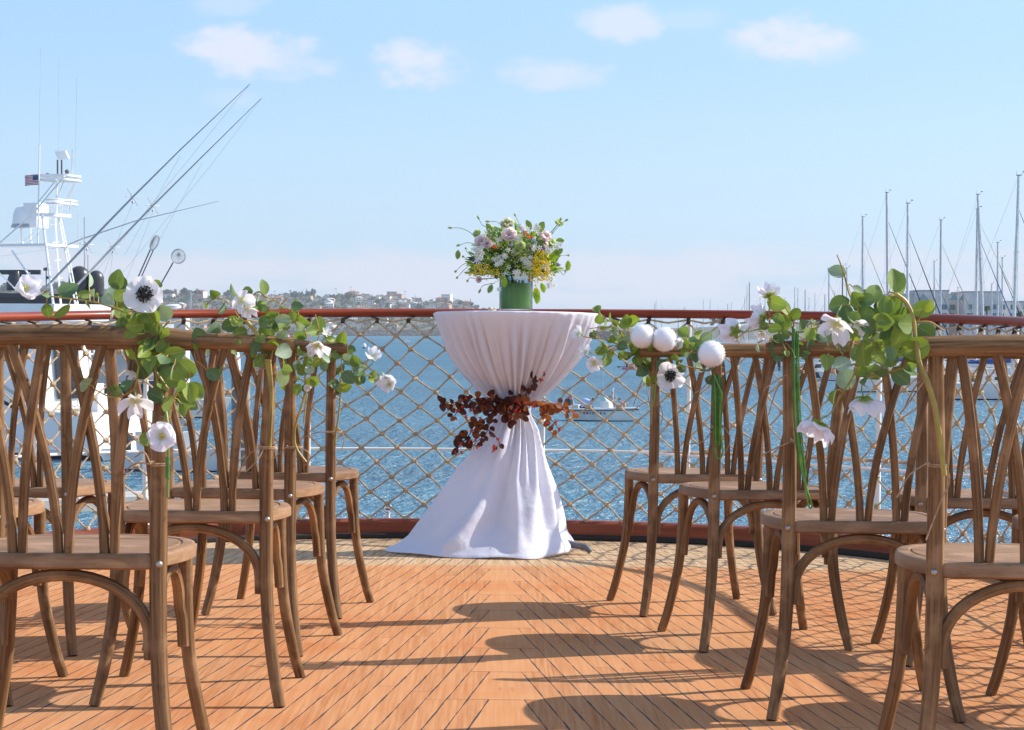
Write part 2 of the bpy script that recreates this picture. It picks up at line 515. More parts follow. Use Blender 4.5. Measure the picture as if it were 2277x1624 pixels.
for i in range(i0, i1):
    p = knot(i, 0) if i % 2 == 0 else knot(i - 1, 0).lerp(knot(i + 1, 0) if i + 1 < i1 else knot(i - 1, 0), .5)
    hp.append(p + V((0, 0, .012 if i % 2 == 0 else -.002)))
mb.tube(hp, .0042, 6); mb.build('head_rope', ROPE, net, origin=RO)
for i in range(i0 + 6, i1 - 6, 2):
    p = knot(i, 0); q = min(sterncurve(.05), key=lambda e: (e - V((p.x, p.y, 0))).length); q = V((q.x, q.y, RAILZ(q) - .03))
    if abs(p.x) > 2.05 or p.y < 6.6: continue
    mb = MB()
    for k in range(3):
        o_ = (k - 1) * .006
        mb.tube([p + V((o_, -.007, -.008)), p + V((o_ + .004, -.006, .012)), q + V((o_, -.015, -.004)), q + V((o_ + .003, .012, .0))], .0034, 5)
    mb.build('lashing', DROPE, net, origin=RO)

# ================================================================ CHAIRS
CHW = wood('weathered_chair_wood', (.105, .050, .020), (.29, .170, .082), (.06, .027, .011), .55, 0, 170, 5.0, worn=.4, spec=.15)
SEATW = wood('weathered_seat_wood', (.205, .11, .056), (.34, .205, .118), (.125, .062, .03), .5, 0, 55, 7.0, worn=.3, spec=.06)
BOLT = simple('dull_bolt', (.42, .38, .34), .4, .9)
chair = thing('crossback_chair', '', 'chair', (0, 0, 0), group='crossback chairs facing the table')
def seat_half(y):
    pts = ((-.018, .150), (.0, .168), (.04, .184), (.12, .205), (.2, .212), (.28, .202), (.33, .182), (.37, .148), (.395, .108), (.41, .06), (.416, .0))
    for (a, p), (c, q) in zip(pts, pts[1:]):
        if y <= c: return p + (q - p) * (y - a) / (c - a)
    return 0
out = []
ys = [-.018, -.01, 0, .02, .05, .09, .13, .17, .21, .25, .29, .32, .345, .365, .382, .396, .406, .412, .416]
for y_ in ys: out.append(V((seat_half(y_), y_, 0)))
loop = out + [V((-p.x, p.y, 0)) for p in reversed(out[:-1])]
cen = V((0, .2, 0)); n = len(loop)
rings = [(.012, .4185), (0, .423), (0, .440), (.003, .445), (.008, .4475), (.026, .4475), (.028, .4450), (.031, .4450), (.033, .4475), (.10, .4465), (.16, .446)]
mb = MB(); vs = []
for (ins, zz) in rings:
    for p in loop:
        dlt = cen - p; q = p + dlt.normalized() * min(ins, dlt.length * .95); vs.append(V((q.x, q.y, zz)))
fs = []; uv = []
for r_ in range(len(rings) - 1):
    for k in range(n):
        f_ = (r_ * n + k, r_ * n + (k + 1) % n, (r_ + 1) * n + (k + 1) % n, (r_ + 1) * n + k)
        fs.append(f_)
        if rings[r_ + 1][1] < .4476 and r_ < 4: uv.append(tuple((vs[q].z, (vs[q].x + vs[q].y * .6)) for q in f_))
        else: uv.append(tuple((vs[q].y, vs[q].x) for q in f_))
fs.append(tuple(range(n - 1, -1, -1))); uv.append(tuple((vs[q].y, vs[q].x) for q in range(n - 1, -1, -1)))
b_ = (len(rings) - 1) * n
fs.append(tuple(b_ + k for k in range(n))); uv.append(tuple((vs[b_ + q].y, vs[b_ + q].x) for q in range(n)))
mb.add(vs, fs, 0, uv); mb.build('seat', SEATW, chair, sharp=50)
RZ = .836
def railc(x_): return V((x_, -.062 - .022 * (1 - (x_ / .236) ** 2), RZ + .006 * (1 - (x_ / .236) ** 2)))
mb = MB(); mb.tube([railc(-.236 + .472 * k / 16) for k in range(17)], [.0165] + [.0185] * 15 + [.0165], 12); mb.build('top_rail', CHW, chair)
for s_ in (-1, 1):
    mb = MB()
    mb.tube(spline([(.213 * s_, -.052, 0), (.195 * s_, -.030, .09), (.178 * s_, -.007, .22), (.1725 * s_, 0, .36), (.172 * s_, 0, .46), (.174 * s_, -.016, .60), (.180 * s_, -.040, .73), (.186 * s_, -.062, .832)], 4),
            [.0135, .0145, .0155, .016, .0165, .0155, .0145, .0135], 10)
    mb.build('back_post', CHW, chair)
    mb = MB()
    mb.tube(spline([(.222 * s_, .385, 0), (.205 * s_, .366, .07), (.182 * s_, .343, .2), (.174 * s_, .335, .32), (.172 * s_, .333, .424)], 4), [.013, .0135, .014, .0145, .015], 10)
    mb.build('front_leg', CHW, chair)
    mb = MB()
    mb.tube([(.170 * s_, .020, .235), (.170 * s_, .020, .29)] + [(.166 * s_, .02 + .145 * (1 - math.cos(a)), .29 + .115 * math.sin(a)) for a in [math.pi * k / 16 for k in range(1, 16)]] + [(.170 * s_, .312, .29), (.173 * s_, .316, .235)], .0115, 8)
    mb.build('side_brace', CHW, chair)
    mb = MB(); rt = Matrix.Rotation(math.pi / 2, 3, 'X')
    mb.lathe([(.0065, 0.0), (.0062, .0025), (.0045, .0045), (.0015, .0055)], (.176 * s_, -.0158, .430), 12, rot=rt); mb.build('bolt', BOLT, chair)
mb = MB()
mb.tube([(-.158, .004, .255), (-.157, .004, .29)] + [(-.156 * math.cos(a), .008, .295 + .112 * math.sin(a)) for a in [math.pi * k / 20 for k in range(1, 20)]] + [(.157, .004, .29), (.158, .004, .255)], .0115, 8)
mb.build('back_brace', CHW, chair)
for bx, tx, dy in ((-.083, -.146, 1), (-.083, -.020, -1), (0, -.086, 1), (0, .086, -1), (.083, .020, 1), (.083, .146, -1)):
    sg = 1 if tx > bx else -1; tp = railc(tx)
    pts = []
    for k in range(9):
        q = k / 8; e = q ** 1.7
        pts.append(V((bx + .009 * sg + (tx - bx - .009 * sg) * e, .004 * (1 - q) + tp.y * q ** 1.3 + dy * .0062 * math.sin(math.pi * min(1, q * 1.1)), .443 + (tp.z - .443) * q)))
    mb = MB(); mb.tube(pts, .0092, 8); mb.build('slat', CHW, chair)
CH = {}
GC = 'crossback chairs facing the table'
specs = (
 # key, post px x, px y at seat, distance, yaw, side of the aisle post
 ('L1', 352, 1255, 3.61, 1, 1, 'brown crossback chair with the black-centred anemone and hanging roses tied to its post'),
 ('L2', 592, 1155, 4.64, 1, 1, 'brown crossback chair straight behind the anemone chair, eucalyptus on gold stems at its post'),
 ('L3', 645, 1104, 5.43, -8, 1, 'brown crossback chair third from the camera in the aisle row left of the table'),
 ('L4', 735, 1066, 6.22, -8, 1, 'brown crossback chair nearest the net in the row left of the table'),
 ('R1', 1453, 1066, 6.35, 10, -1, 'brown crossback chair right of the table with two white pompons at its post'),
 ('R2', 1588, 1104, 5.59, 10, -1, 'brown crossback chair with a single white pompon over coiled green stems'),
 ('R3', 1754, 1175, 4.54, 0, -1, 'brown crossback chair with long looped green stems tied to its post'),
 ('R4', 2079, 1273, 3.61, -2, -1, 'brown crossback chair nearest the camera on the right, thick yellow stem down its post'),
 ('R5', 2048, 1122, 5.37, 0, -1, 'undecorated crossback chair in the second file on the right, close to the net'),
 ('R6', 2348, 1180, 4.48, 0, -1, 'undecorated crossback chair cut by the right edge of the photo'),
 ('LA', 150, 1108, 5.40, -10, 1, 'undecorated crossback chair in the second file on the left, whole seat corner showing'),
 ('LB', -4, 1158, 4.62, -3, 1, 'undecorated crossback chair cut by the left edge of the photo'),
)
first = True
for key, px, py, d, yaw, sd, lab in specs:
    p = SP(px, py, d); a = R(yaw)
    loc = V((p.x - sd * .172 * math.cos(a), d - sd * .172 * math.sin(a), .001))
    if first:
        chair.location = loc; chair.rotation_euler = (0, 0, a); chair['label'] = lab; SHIPOBJ.append(chair); CH[key] = chair; first = False
    else:
        CH[key] = dup(chair, loc, a, lab, GC, True)

# ================================================================ TABLE, CLOTH
TC = V((.018, 8.40, 0))
DARKM = simple('dark_iron', (.14, .14, .15), .6, .1)
tab = thing('cocktail_table', 'tall round cocktail table hidden by its cloth, one dark iron foot showing', 'table', TC, R(-6), ship=True)
mb = MB(); mb.lathe([(.30, .985), (.32, .988), (.325, 1.0), (.32, 1.003)], n=48); mb.build('table_top', simple('plywood', (.4, .28, .17), .6), tab)
mb = MB(); mb.lathe([(.03, .04), (.03, .97), (.12, .974)], n=16); mb.build('column', DARKM, tab)
for k in range(4):
    a = R(90 * k - 12); c_, s_ = math.cos(a), math.sin(a)
    mb = MB(); mb.tube([(.03 * c_, .03 * s_, .06), (.2 * c_, .2 * s_, .05), (.315 * c_, .315 * s_, .03), (.335 * c_, .335 * s_, .012)], [.018, .016, .014, .012], 8)
    mb.build('foot', DARKM, tab)
def lerp_tab(tabl, z):
    for (a, p), (c, q) in zip(tabl, tabl[1:]):
        if z >= c: return p + (q - p) * (a - z) / (a - c)
    return tabl[-1][1]
LT = ((1.0, .349), (.965, .332), (.93, .311), (.88, .281), (.833, .252), (.754, .195), (.685, .130), (.645, .092), (.611, .075), (.57, .080), (.52, .108), (.435, .175), (.36, .240), (.228, .323), (.14, .385), (.064, .445), (.03, .49), (.012, .535), (.004, .545))
RT = ((1.0, .349), (.965, .338), (.93, .322), (.88, .289), (.82, .246), (.76, .196), (.71, .150), (.65, .088), (.611, .060), (.57, .058), (.492, .072), (.376, .108), (.285, .146), (.2, .174), (.13, .190), (.09, .203), (.06, .232), (.035, .25), (.012, .245), (.004, .225))
FT = ((1.0, .349), (.93, .312), (.83, .25), (.75, .19), (.685, .125), (.611, .068), (.57, .07), (.45, .125), (.3, .185), (.15, .25), (.06, .30), (.03, .325), (.012, .345), (.004, .35))
rf = random.Random(9)
ph = [rf.uniform(0, 6.28) for _ in range(12)]
def smooth(a, b, x):
    k = max(0, min(1, (x - a) / (b - a))); return k * k * (3 - 2 * k)
def cloth_r(th, z):
    c_, s_ = math.cos(th), math.sin(th)
    wl = smooth(-.35, .35, c_)
    hx = lerp_tab(LT, z) * (1 - wl) + lerp_tab(RT, z) * wl
    hy = lerp_tab(FT, z)
    if s_ > 0: hy *= 1 - .2 * smooth(.6, .2, z)
    r_ = 1 / math.sqrt((c_ / hx) ** 2 + (s_ / hy) ** 2)
    if z > .611:
        k = smooth(1.0, .80, z)
        pl = 0
        for i, n_ in enumerate((17, 29, 43)):
            pl += math.sin(n_ * th + ph[i] + 1.1 * math.sin(3 * th + ph[i + 3]) + (1 - z) * .5) * (.45, .35, .2)[i]
        r_ += (abs(pl) ** .8 - .4) * .066 * (k + .12) * smooth(.60, .67, z)
    else:
        k = smooth(.60, .50, z); lo = smooth(.03, .16, z)
        tw = th + (.6 - z) * 1.0
        pl = math.sin(8 * tw + ph[5] + .9 * math.sin(2 * th)) * .5 + math.sin(13 * tw + ph[6] + .7 * math.sin(3 * th + 1)) * .35 + math.sin(23 * tw + ph[7]) * .3 * smooth(.15, .5, z) + math.sin(37 * tw + ph[8]) * .18 * smooth(.3, .55, z)
        right = smooth(-.75, .3, c_)
        r_ += pl * (.006 + .026 * k * (.35 + .85 * right)) * (.35 + .65 * lo)
        # the big hollow and the roll of cloth at the front left
        dth = (th - math.radians(252)); 
        r_ += -.055 * math.exp(-(dth / .32) ** 2) * smooth(.46, .22, z) * smooth(.02, .14, z)
        r_ += .05 * math.exp(-((dth + .30 - (z - .15) * 1.3) / .13) ** 2) * smooth(.34, .16, z) * smooth(.0, .07, z)
        r_ += .025 * math.exp(-((dth - .34) / .10) ** 2) * smooth(.40, .2, z) * smooth(.0, .07, z)
    return max(r_, .03)
zs = [1.0, .99, .975, .96, .94, .92, .895, .87, .84, .81, .78, .75, .72, .695, .67, .65, .632, .618, .605, .592, .578, .56, .54, .515, .49, .46, .43, .40, .37, .34, .31, .28, .25, .22, .19, .165, .14, .118, .098, .08, .065, .05, .038, .028, .018, .011, .006, .004]
NT_ = 220
mb = MB(); vs = []
top_r = [0.0, .12, .24, .32, .341, .3475]
for r_ in top_r[1:]:
    for k in range(NT_):
        a = 2 * math.pi * k / NT_; vs.append(V((r_ * math.cos(a), r_ * math.sin(a), 1.0085 if r_ < .33 else (1.0075 if r_ < .345 else 1.0045))))
for z_ in zs:
    for k in range(NT_):
        a = 2 * math.pi * k / NT_; r_ = cloth_r(a, z_)
        zz = z_ + (0.004 * math.sin(7 * a + 1) * smooth(.03, .004, z_) + .003 * smooth(.03, .004, z_))
        dx = -.0 * z_
        vs.append(V((r_ * math.cos(a) + dx, r_ * math.sin(a), max(zz, .003))))
nr = len(top_r) - 1 + len(zs)
fs = [(j * NT_ + k, (j + 1) * NT_ + k, (j + 1) * NT_ + (k + 1) % NT_, j * NT_ + (k + 1) % NT_) for j in range(nr - 1) for k in range(NT_)]
vs.append(V((0, 0, 1.0085))); fs += [(len(vs) - 1, k, (k + 1) % NT_) for k in range(NT_)]
mb.add(vs, fs)
m, t, b = material('white_polyester_cloth')
wv = t.noise(t.co('Object'), 16.0, 5, .6)
put(t, b.inputs['Base Color'], t.mix(wv.sm(.3, .7), (.80, .80, .92), (.84, .84, .93)))
b.inputs['Roughness'].default_value = .62; b.inputs['Sheen Weight'].default_value = .2
put(t, b.inputs['Normal'], t.bump(wv * .6 + t.noise(t.co('Object'), 4.0, 3) * 1.5 + t.noise(t.co('Object'), 38.0, 3) * .25, .5, .013))
tr = t.new('ShaderNodeBsdfTranslucent'); tr.inputs[0].default_value = (.8, .78, .78, 1)
mx = t.new('ShaderNodeMixShader'); mx.inputs[0].default_value = .28
t.l.new(b.outputs[0], mx.inputs[1]); t.l.new(tr.outputs[0], mx.inputs[2]); t.l.new(mx.outputs[0], t.n['Material Output'].inputs[0])
CLOTH = m
cl_ = mb.build('tablecloth', CLOTH, sharp=0)
cl_.location = TC
tag(cl_, 'white tablecloth gathered at the waist and spreading onto the deck', 'tablecloth', ship=True)

# ================================================================ LEAVES AND FLOWERS
def leafmat(name, c1, c2, vein, trans=.42, rough=.6):
    m, t, b = material(name)
    ux, uy, uz = t.sep(t.co('UV'))
    v = (ux - .5).abs()
    mid = v.sm(.012, .05, 1.0, 0.0)
    sv = ((uy * 7.0 - v * 5.0).frac() - .5).abs().sm(.03, .10, 1.0, 0.0) * .6
    nz = t.noise(t.co(), 22.0, 3)
    c = t.mix(nz.sm(.3, .7), c1, c2)
    c = t.mix(mid.max(sv) * .5, c, vein)
    put(t, b.inputs['Base Color'], c)
    b.inputs['Roughness'].default_value = rough
    tr = t.new('ShaderNodeBsdfTranslucent')
    t.l.new(t.mix(1.0, c, (1.0, 1.0, .45), 'MULTIPLY'), tr.inputs[0])
    mx = t.new('ShaderNodeMixShader'); mx.inputs[0].default_value = trans
    t.l.new(b.outputs[0], mx.inputs[1]); t.l.new(tr.outputs[0], mx.inputs[2]); t.l.new(mx.outputs[0], t.n['Material Output'].inputs[0])
    return m
EUC = [leafmat('eucalyptus_leaf', (.16, .25, .05), (.235, .33, .075), (.40, .46, .17)),
       leafmat('dark_eucalyptus_leaf', (.085, .165, .06), (.13, .215, .08), (.22, .30, .14), .25),
       leafmat('silvery_leaf', (.25, .36, .24), (.36, .46, .32), (.46, .54, .38), .3),
       leafmat('lime_leaf', (.20, .30, .035), (.30, .38, .055), (.48, .52, .18), .4)]
def petalmat(name, col, cen, trans=.45):
    m, t, b = material(name)
    ux, uy, uz = t.sep(t.co('UV'))
    st = t.noise(t.vec(ux * 26.0, uy * 2.0), 1.0, 3)
    c = t.mix(uy.sm(.0, .5), cen, col)
    c = t.mix(st.sm(.4, .8, 0, .12), c, tuple(q * .7 for q in col))
    put(t, b.inputs['Base Color'], c); b.inputs['Roughness'].default_value = .55
    tr = t.new('ShaderNodeBsdfTranslucent'); t.l.new(c, tr.inputs[0])
    mx = t.new('ShaderNodeMixShader'); mx.inputs[0].default_value = trans
    t.l.new(b.outputs[0], mx.inputs[1]); t.l.new(tr.outputs[0], mx.inputs[2]); t.l.new(mx.outputs[0], t.n['Material Output'].inputs[0])
    return m
PETAL = petalmat('white_silk_petal', (.86, .85, .90), (.74, .77, .45))
PETALA = petalmat('white_anemone_petal', (.87, .86, .87), (.70, .74, .52))
BLKST = simple('black_stamens', (.012, .011, .014), .7)
YEL = simple('yellow_stamens', (.62, .45, .06), .7)
GOLD = simple('golden_wire_stem', (.34, .25, .05), .5, var=.25, scale=25)
GRNW = simple('green_wire_stem', (.05, .15, .022), .4, var=.4, scale=30)
LIMEW = simple('lime_wire', (.13, .30, .04), .4, var=.3, scale=30)
PALEG = simple('pale_green_stem', (.20, .25, .06), .5)
TWINE = simple('jute_twine', (.40, .25, .14), .9, var=.3, scale=90)
POM = simple('white_pompon', (.95, .945, .96), .8, var=.02)

def basis(nrm, r):
    nrm = V(nrm).normalized(); a = nrm.orthogonal().normalized(); b = nrm.cross(a); k = r.uniform(0, 6.28)
    return a * math.cos(k) + b * math.sin(k), nrm
def leaf(mb, base, dr, nrm, ln, wd_, mat=0, curl=.2, point=.0, nu=5, nv=6, fold=.12):
    dr = V(dr).normalized(); nrm = V(nrm); nrm = (nrm - dr * nrm.dot(dr)); nrm = nrm.normalized() if nrm.length > 1e-5 else dr.orthogonal().normalized()
    sd = dr.cross(nrm)
    def P(i, j):
        q = j / (nv - 1); s_ = i / (nu - 1) * 2 - 1
        w = math.sin(math.pi * min(1, max(0, .03 + .94 * q)) ** (.92 + point)) ** .5
        w *= wd_
        return base + dr * (ln * (q + .06 * (1 - s_ * s_) * (q > .9))) + sd * (w * s_) + nrm * (ln * (-curl * q * q + fold * s_ * s_ * w / max(wd_, 1e-6)))
    mb.grid(P, nu, nv, mat)
def petal(mb, c, dr, nrm, ln, wd_, cup, r, mat=0, ruffle=.18):
    dr = V(dr).normalized(); nrm = V(nrm).normalized(); sd = dr.cross(nrm); k = r.uniform(0, 6.28); k2 = r.uniform(.7, 1.3)
    nu, nv = 7, 6
    def P(i, j):
        q = j / (nv - 1); s_ = i / (nu - 1) * 2 - 1
        w = wd_ * (.18 + .82 * math.sin(math.pi * (.5 * min(1, q * 1.25) + .06)) ** 1.1) * (1 if q < .85 else .88)
        l_ = ln * q * (1 - .12 * s_ * s_ * q)
        h = cup * ln * (q ** 1.6) * .9 + ruffle * ln * q * math.sin(3 * s_ * k2 + k) + .16 * ln * s_ * s_ * q
        return c + dr * l_ * (1 - .25 * cup * q) + sd * (w * s_) + nrm * h
    mb.grid(P, nu, nv, mat)
def blossom(parent, org, c, nrm, rad, r, kind='plain', n=6, cup=.35):
    """white silk flower: petals with their stamens as a sub-part"""
    nrm = V(nrm).normalized(); a = nrm.orthogonal().normalized(); b_ = nrm.cross(a)
    mb = MB(); k0 = r.uniform(0, 6.28)
    for lay in range(2 if n > 4 and kind != 'anemone' else 1):
        m_ = n if lay == 0 else max(3, n - 2)
        for k in range(m_):
            th = k0 + lay * .5 + 2 * math.pi * k / m_ + r.uniform(-.15, .15)
            petal(mb, c + nrm * .002 * lay, a * math.cos(th) + b_ * math.sin(th), nrm, rad * r.uniform(.82, 1.18) * (1 - .25 * lay), rad * r.uniform(.40, .52), cup * (1 + .7 * lay) * r.uniform(.6, 1.4), r)
    bl = mb.build('blossom', PETALA if kind == 'anemone' else PETAL, parent, origin=org, sharp=0)
    mb = MB()
    if kind == 'anemone':
        mb.ball(c + nrm * rad * .16, rad * .21, 12, 8)
        for k in range(46):
            th = 2 * math.pi * k / 46 + r.uniform(-.1, .1); e = rad * r.uniform(.30, .44)
            o_ = a * math.cos(th) + b_ * math.sin(th); p1 = c + nrm * rad * .14; p2 = c + o_ * e + nrm * rad * r.uniform(.18, .32)
            mb.tube([p1, p1.lerp(p2, .6) + nrm * rad * .05, p2], rad * .02, 4); mb.ball(p2, rad * .042, 5, 4)
        mb.build('stamens', BLKST, bl, origin=(0, 0, 0) if False else org)
    elif kind in ('plain', 'open'):
        for k in range(10):
            th = r.uniform(0, 6.28); o_ = a * math.cos(th) + b_ * math.sin(th)
            p2 = c + o_ * rad * r.uniform(.02, .14) + nrm * rad * r.uniform(.2, .3)
            mb.tube([c, p2], rad * .02, 4); mb.ball(p2, rad * .05, 5, 4)
        mb.build('stamens', YEL, bl, origin=org)
    else:                                    # seen from behind: green sepals
        for k in range(5):
            th = 1.257 * k + k0; o_ = a * math.cos(th) + b_ * math.sin(th)
            leaf(mb, c - nrm * rad * .08, o_ - nrm * .1, -nrm, rad * .5, rad * .14, point=.3)
        mb.build('sepals', EUC[3], bl, origin=org)
    return bl
def pompon(parent, org, c, rad, r):
    """tight ball of cut yarn: a soft ball with short fringe standing out of it"""
    mb = MB()
    def lump(d): return 1 + .012 * math.sin(d.x * 17 + d.y * 9) * math.sin(d.z * 15 + d.x * 7)
    mb.ball(c, rad * .945, 28, 18)
    N = 1300
    for k in range(N):
        z_ = 1 - 2 * (k + .5) / N; a = k * 2.39996; q = math.sqrt(1 - z_ * z_)
        d = V((q * math.cos(a), q * math.sin(a), z_)); d = (d + V((r.uniform(-.06, .06), r.uniform(-.06, .06), r.uniform(-.06, .06)))).normalized()
        u_ = d.orthogonal().normalized(); w_ = d.cross(u_); bs = c + d * rad * .925; e = rad * r.uniform(.99, 1.12) * lump(d); s_ = rad * .022
        mb.add([bs + u_ * s_, bs + (w_ * .87 - u_ * .5) * s_, bs + (-w_ * .87 - u_ * .5) * s_, c + d * e], [(0, 1, 3), (1, 2, 3), (2, 0, 3)])
    mb.build('pompon', POM, parent, origin=org, sharp=0)

def spray(key, label, d0, fx, branches, leaves, flowers, stems, ties, root, seed, grpname='flower sprays tied to the aisle chairs'):
    """fx(x,y) -> photo units; leaves (x, y, size, tone); flowers (x, y, size, kind, facing)"""
    r = random.Random(seed); g = fx[2]
    P = lambda x, y, dd=0.0: SP(fx[0] + x * g, fx[1] + y * g, d0 + dd)
    px = d0 / F * g                                        # metres in one crop unit
    org = P(*root, 0)
    th = thing('flower_spray', label, 'flowers', org, 0, grpname, True)
    TO = V((0, -1, .12))
    bp = []; mb = MB()
    for br in branches:
        dz = [br[-1] * q for q in range(len(br) - 1)] if isinstance(br[-1], float) else [0.0] * len(br)
        pts = [p for p in br if not isinstance(p, float)]
        w = spline([P(x, y, r.uniform(-.012, .012) + (dz[i] if i < len(dz) else 0) / max(1, len(pts) - 1)) for i, (x, y) in enumerate(pts)], 5)
        mb.tube(w, [.0024, .0018, .0012], 6); bp += w
    fol = MB()
    if not bp: bp = [org]
    more = []
    for L_ in leaves:
        if L_[2] > 30 * .3408 / g * .5 and len(L_) < 5 and r.random() < .55: more.append((L_[0] + r.uniform(-1, 1) * L_[2], L_[1] + r.uniform(-.9, .9) * L_[2], L_[2] * r.uniform(.65, .95)))
    for L_ in list(leaves) + more:
        x, y, s_ = L_[:3]; tone = L_[3] if len(L_) > 3 else r.choice((0, 0, 0, 1, 3)); nar = L_[4] if len(L_) > 4 else 0
        c = P(x, y, r.uniform(-.05, .035)); R_ = s_ * px * 1.03
        nb = min(bp, key=lambda q: (q - c).length + r.uniform(0, .02))
        dv = c - nb
        if dv.length < R_ * .4: dv = V((r.uniform(-1, 1), r.uniform(-.6, .6), r.uniform(-1, 1)))
        dr = (V((dv.x, dv.y * .5, dv.z)).normalized() + V((r.uniform(-.4, .4), r.uniform(-.5, .3), r.uniform(-.4, .4)))).normalized()
        til = .2 + r.random() * .62
        nrm = (TO + V((r.uniform(-1, 1), r.uniform(-.2, .4), r.uniform(-1, 1))) * til).normalized()
        if nar: nrm = (V((r.choice((-1, 1)), -.35, r.uniform(-.3, .3)))).normalized()
        if (nrm - dr * nrm.dot(dr)).length < .45: dr = (dr - nrm * dr.dot(nrm) * .9).normalized()
        k = 1.08 if not nar else 1.25
        leaf(fol, c - dr * R_ * k, dr, nrm, R_ * 2.1 * k, R_ * (1.0 if not nar else .75), tone, curl=r.uniform(-.1, .28), point=.1 * r.random(), fold=r.uniform(.05, .3))
        e = c - dr * R_ * k
        if (nb - e).length < .09: mb.tube([nb, nb.lerp(e, .5) + V((0, 0, .004)), e], .0011, 5)
    mb.build('branches', GOLD, th, origin=org)
    fol.build('foliage', EUC, th, origin=org, sharp=0)
    for f_ in flowers:
        x, y, s_, kind, nrm = f_[:5]; c = P(x, y, f_[5] if len(f_) > 5 else -.03)
        if kind == 'pompon': pompon(th, org, c, s_ * px, r)
        else:
            blossom(th, org, c, nrm, s_ * px * (1.2 if kind in ('few', 'back') else 1.08), r, kind, 7 if kind == 'anemone' else (6 if kind != 'few' else 4), .45 if kind != 'anemone' else .14)
            nb = min(bp, key=lambda q: (q - c).length)
            m2 = MB(); m2.tube(spline([nb, nb.lerp(c, .6) + V((0, .01, .005)), c + V(nrm).normalized() * -.004], 3), .0016, 6); m2.build('flower_stalk', PALEG, th, origin=org)
    for (pts, w, mt) in stems:
        m2 = MB(); m2.tube(spline([P(x, y, dd) for (x, y, dd) in pts], 5), w, 7); m2.build('stem', mt, th, origin=org)
    for (x, y, hw, dd, tails) in ties:
        m2 = MB(); c = P(x, y, dd); q = hw * px
        for off in (-.0017, .0017):
            m2.tube([c + V((q * math.cos(a), q * math.sin(a), off + .002 * math.sin(a))) for a in [2 * math.pi * k / 16 for k in range(17)]], .0016, 5)
        for tl in tails: m2.tube(spline([P(a_, b_, dd - q * .8 / max(px, 1e-9) * px + e_) for a_, b_, e_ in tl], 5), .0015, 5)
        m2.build('twine', TWINE, th, origin=org)
    return th
C1 = (0.0, 553.4, .3408); C2 = (553.4, 553.4, .3408); C6 = (427.0, 600.9, .2014); C8 = (1265.0, 664.1, .2240)
C5 = (1613.0, 569.3, .1363); C4 = (1707.8, 553.4, .3408)
D_, S_, Y_ = 1, 2, 3
spray('L1', 'eucalyptus spray with a black-centred anemone and white roses on the nearest left chair', 3.535, C1,
      [[(1030, 900), (1010, 700), (1000, 560), (860, 440), (700, 370), (560, 340), (450, 325), (330, 310), (250, 290), (200, 270)], [(1005, 590), (950, 480), (900, 400), (940, 310)],
       [(1000, 600), (1060, 520), (1110, 470)], [(1010, 640), (930, 700), (900, 800), (870, 920), (740, 970), (620, 920)], [(1020, 700), (1120, 700), (1180, 760)], [(1050, 1150), (1100, 1050), (1160, 930), (1225, 850), (1240, 800)],
       [(1010, 790), (1100, 930), (1080, 1000)], [(1100, 560), (1040, 560), (1000, 580)]],
      [(305, 290, 36, D_, 1), (310, 400, 40), (405, 405, 46, 0, 1), (440, 270, 60, D_), (590, 205, 36, S_, 1), (550, 300, 38, 0, 1), (610, 290, 25, S_), (570, 375, 24, 0, 1), (760, 210, 52, 0), (745, 290, 55, S_), (785, 390, 62, 0), (740, 440, 40, S_, 1),
       (700, 330, 40, S_), (905, 430, 48, D_), (985, 430, 55, 0), (1075, 420, 52, S_), (845, 490, 56, D_), (890, 500, 46, Y_), (940, 450, 40, D_), (1080, 555, 44, Y_), (875, 590, 42, 0, 1), (950, 605, 36, 0, 1), (850, 690, 36, Y_, 1), (1045, 680, 55, Y_), (965, 680, 48, 0),
       (1135, 685, 55, 0), (930, 790, 62, D_), (1140, 730, 44, 0), (1215, 780, 64, 0), (1265, 925, 58, 0), (1190, 960, 52, 0), (1130, 850, 60, 0), (1060, 790, 58, D_), (1050, 900, 46, D_), (1090, 1005, 55, 0), (1020, 960, 50, D_), (1120, 800, 40, S_, 1), (560, 885, 55, S_),
       (840, 890, 46, D_), (770, 930, 40, D_), (1080, 1070, 42, S_), (1190, 1050, 38, 0), (960, 1240, 46, 0), (1040, 560, 30, 0), (990, 750, 50, 0), (920, 730, 44, D_), (1240, 1010, 44, D_), (900, 475, 52, 0), (955, 500, 48, Y_), (1010, 430, 50, 0), (930, 550, 42, D_), (1020, 520, 44, 0), (860, 540, 42, 0), (1000, 610, 44, D_), (1060, 640, 44, 0), (1000, 720, 46, Y_), (1020, 225, 22, Y_), (960, 520, 44, D_), (820, 450, 36, 0), (1170, 900, 46, 0), (880, 680, 34, 0)],
      [(945, 300, 118, 'anemone', (.12, -1, .1), -.07), (160, 262, 96, 'plain', (.7, -.7, .25), -.02), (880, 990, 92, 'few', (.15, -.6, -.75), -.07), (1060, 1225, 104, 'plain', (.0, -1, .1), -.06), (868, 820, 38, 'few', (-.3, -.8, -.3), .0)],
      [([(1060, 960, .0), (1090, 1110, -.03), (1098, 1300, -.035), (1095, 1624, -.035)], .0028, PALEG), ([(1095, 1360, -.036), (1095, 1500, -.036)], .0042, GRNW)],
      [(1045, 1400, 62, .03, [[(990, 1405, 0), (900, 1400, .0), (840, 1430, .03), (770, 1540, .05), (720, 1600, .06)], [(985, 1410, 0), (940, 1330, .0), (880, 1360, .01)]])], (1030, 1000), 1)
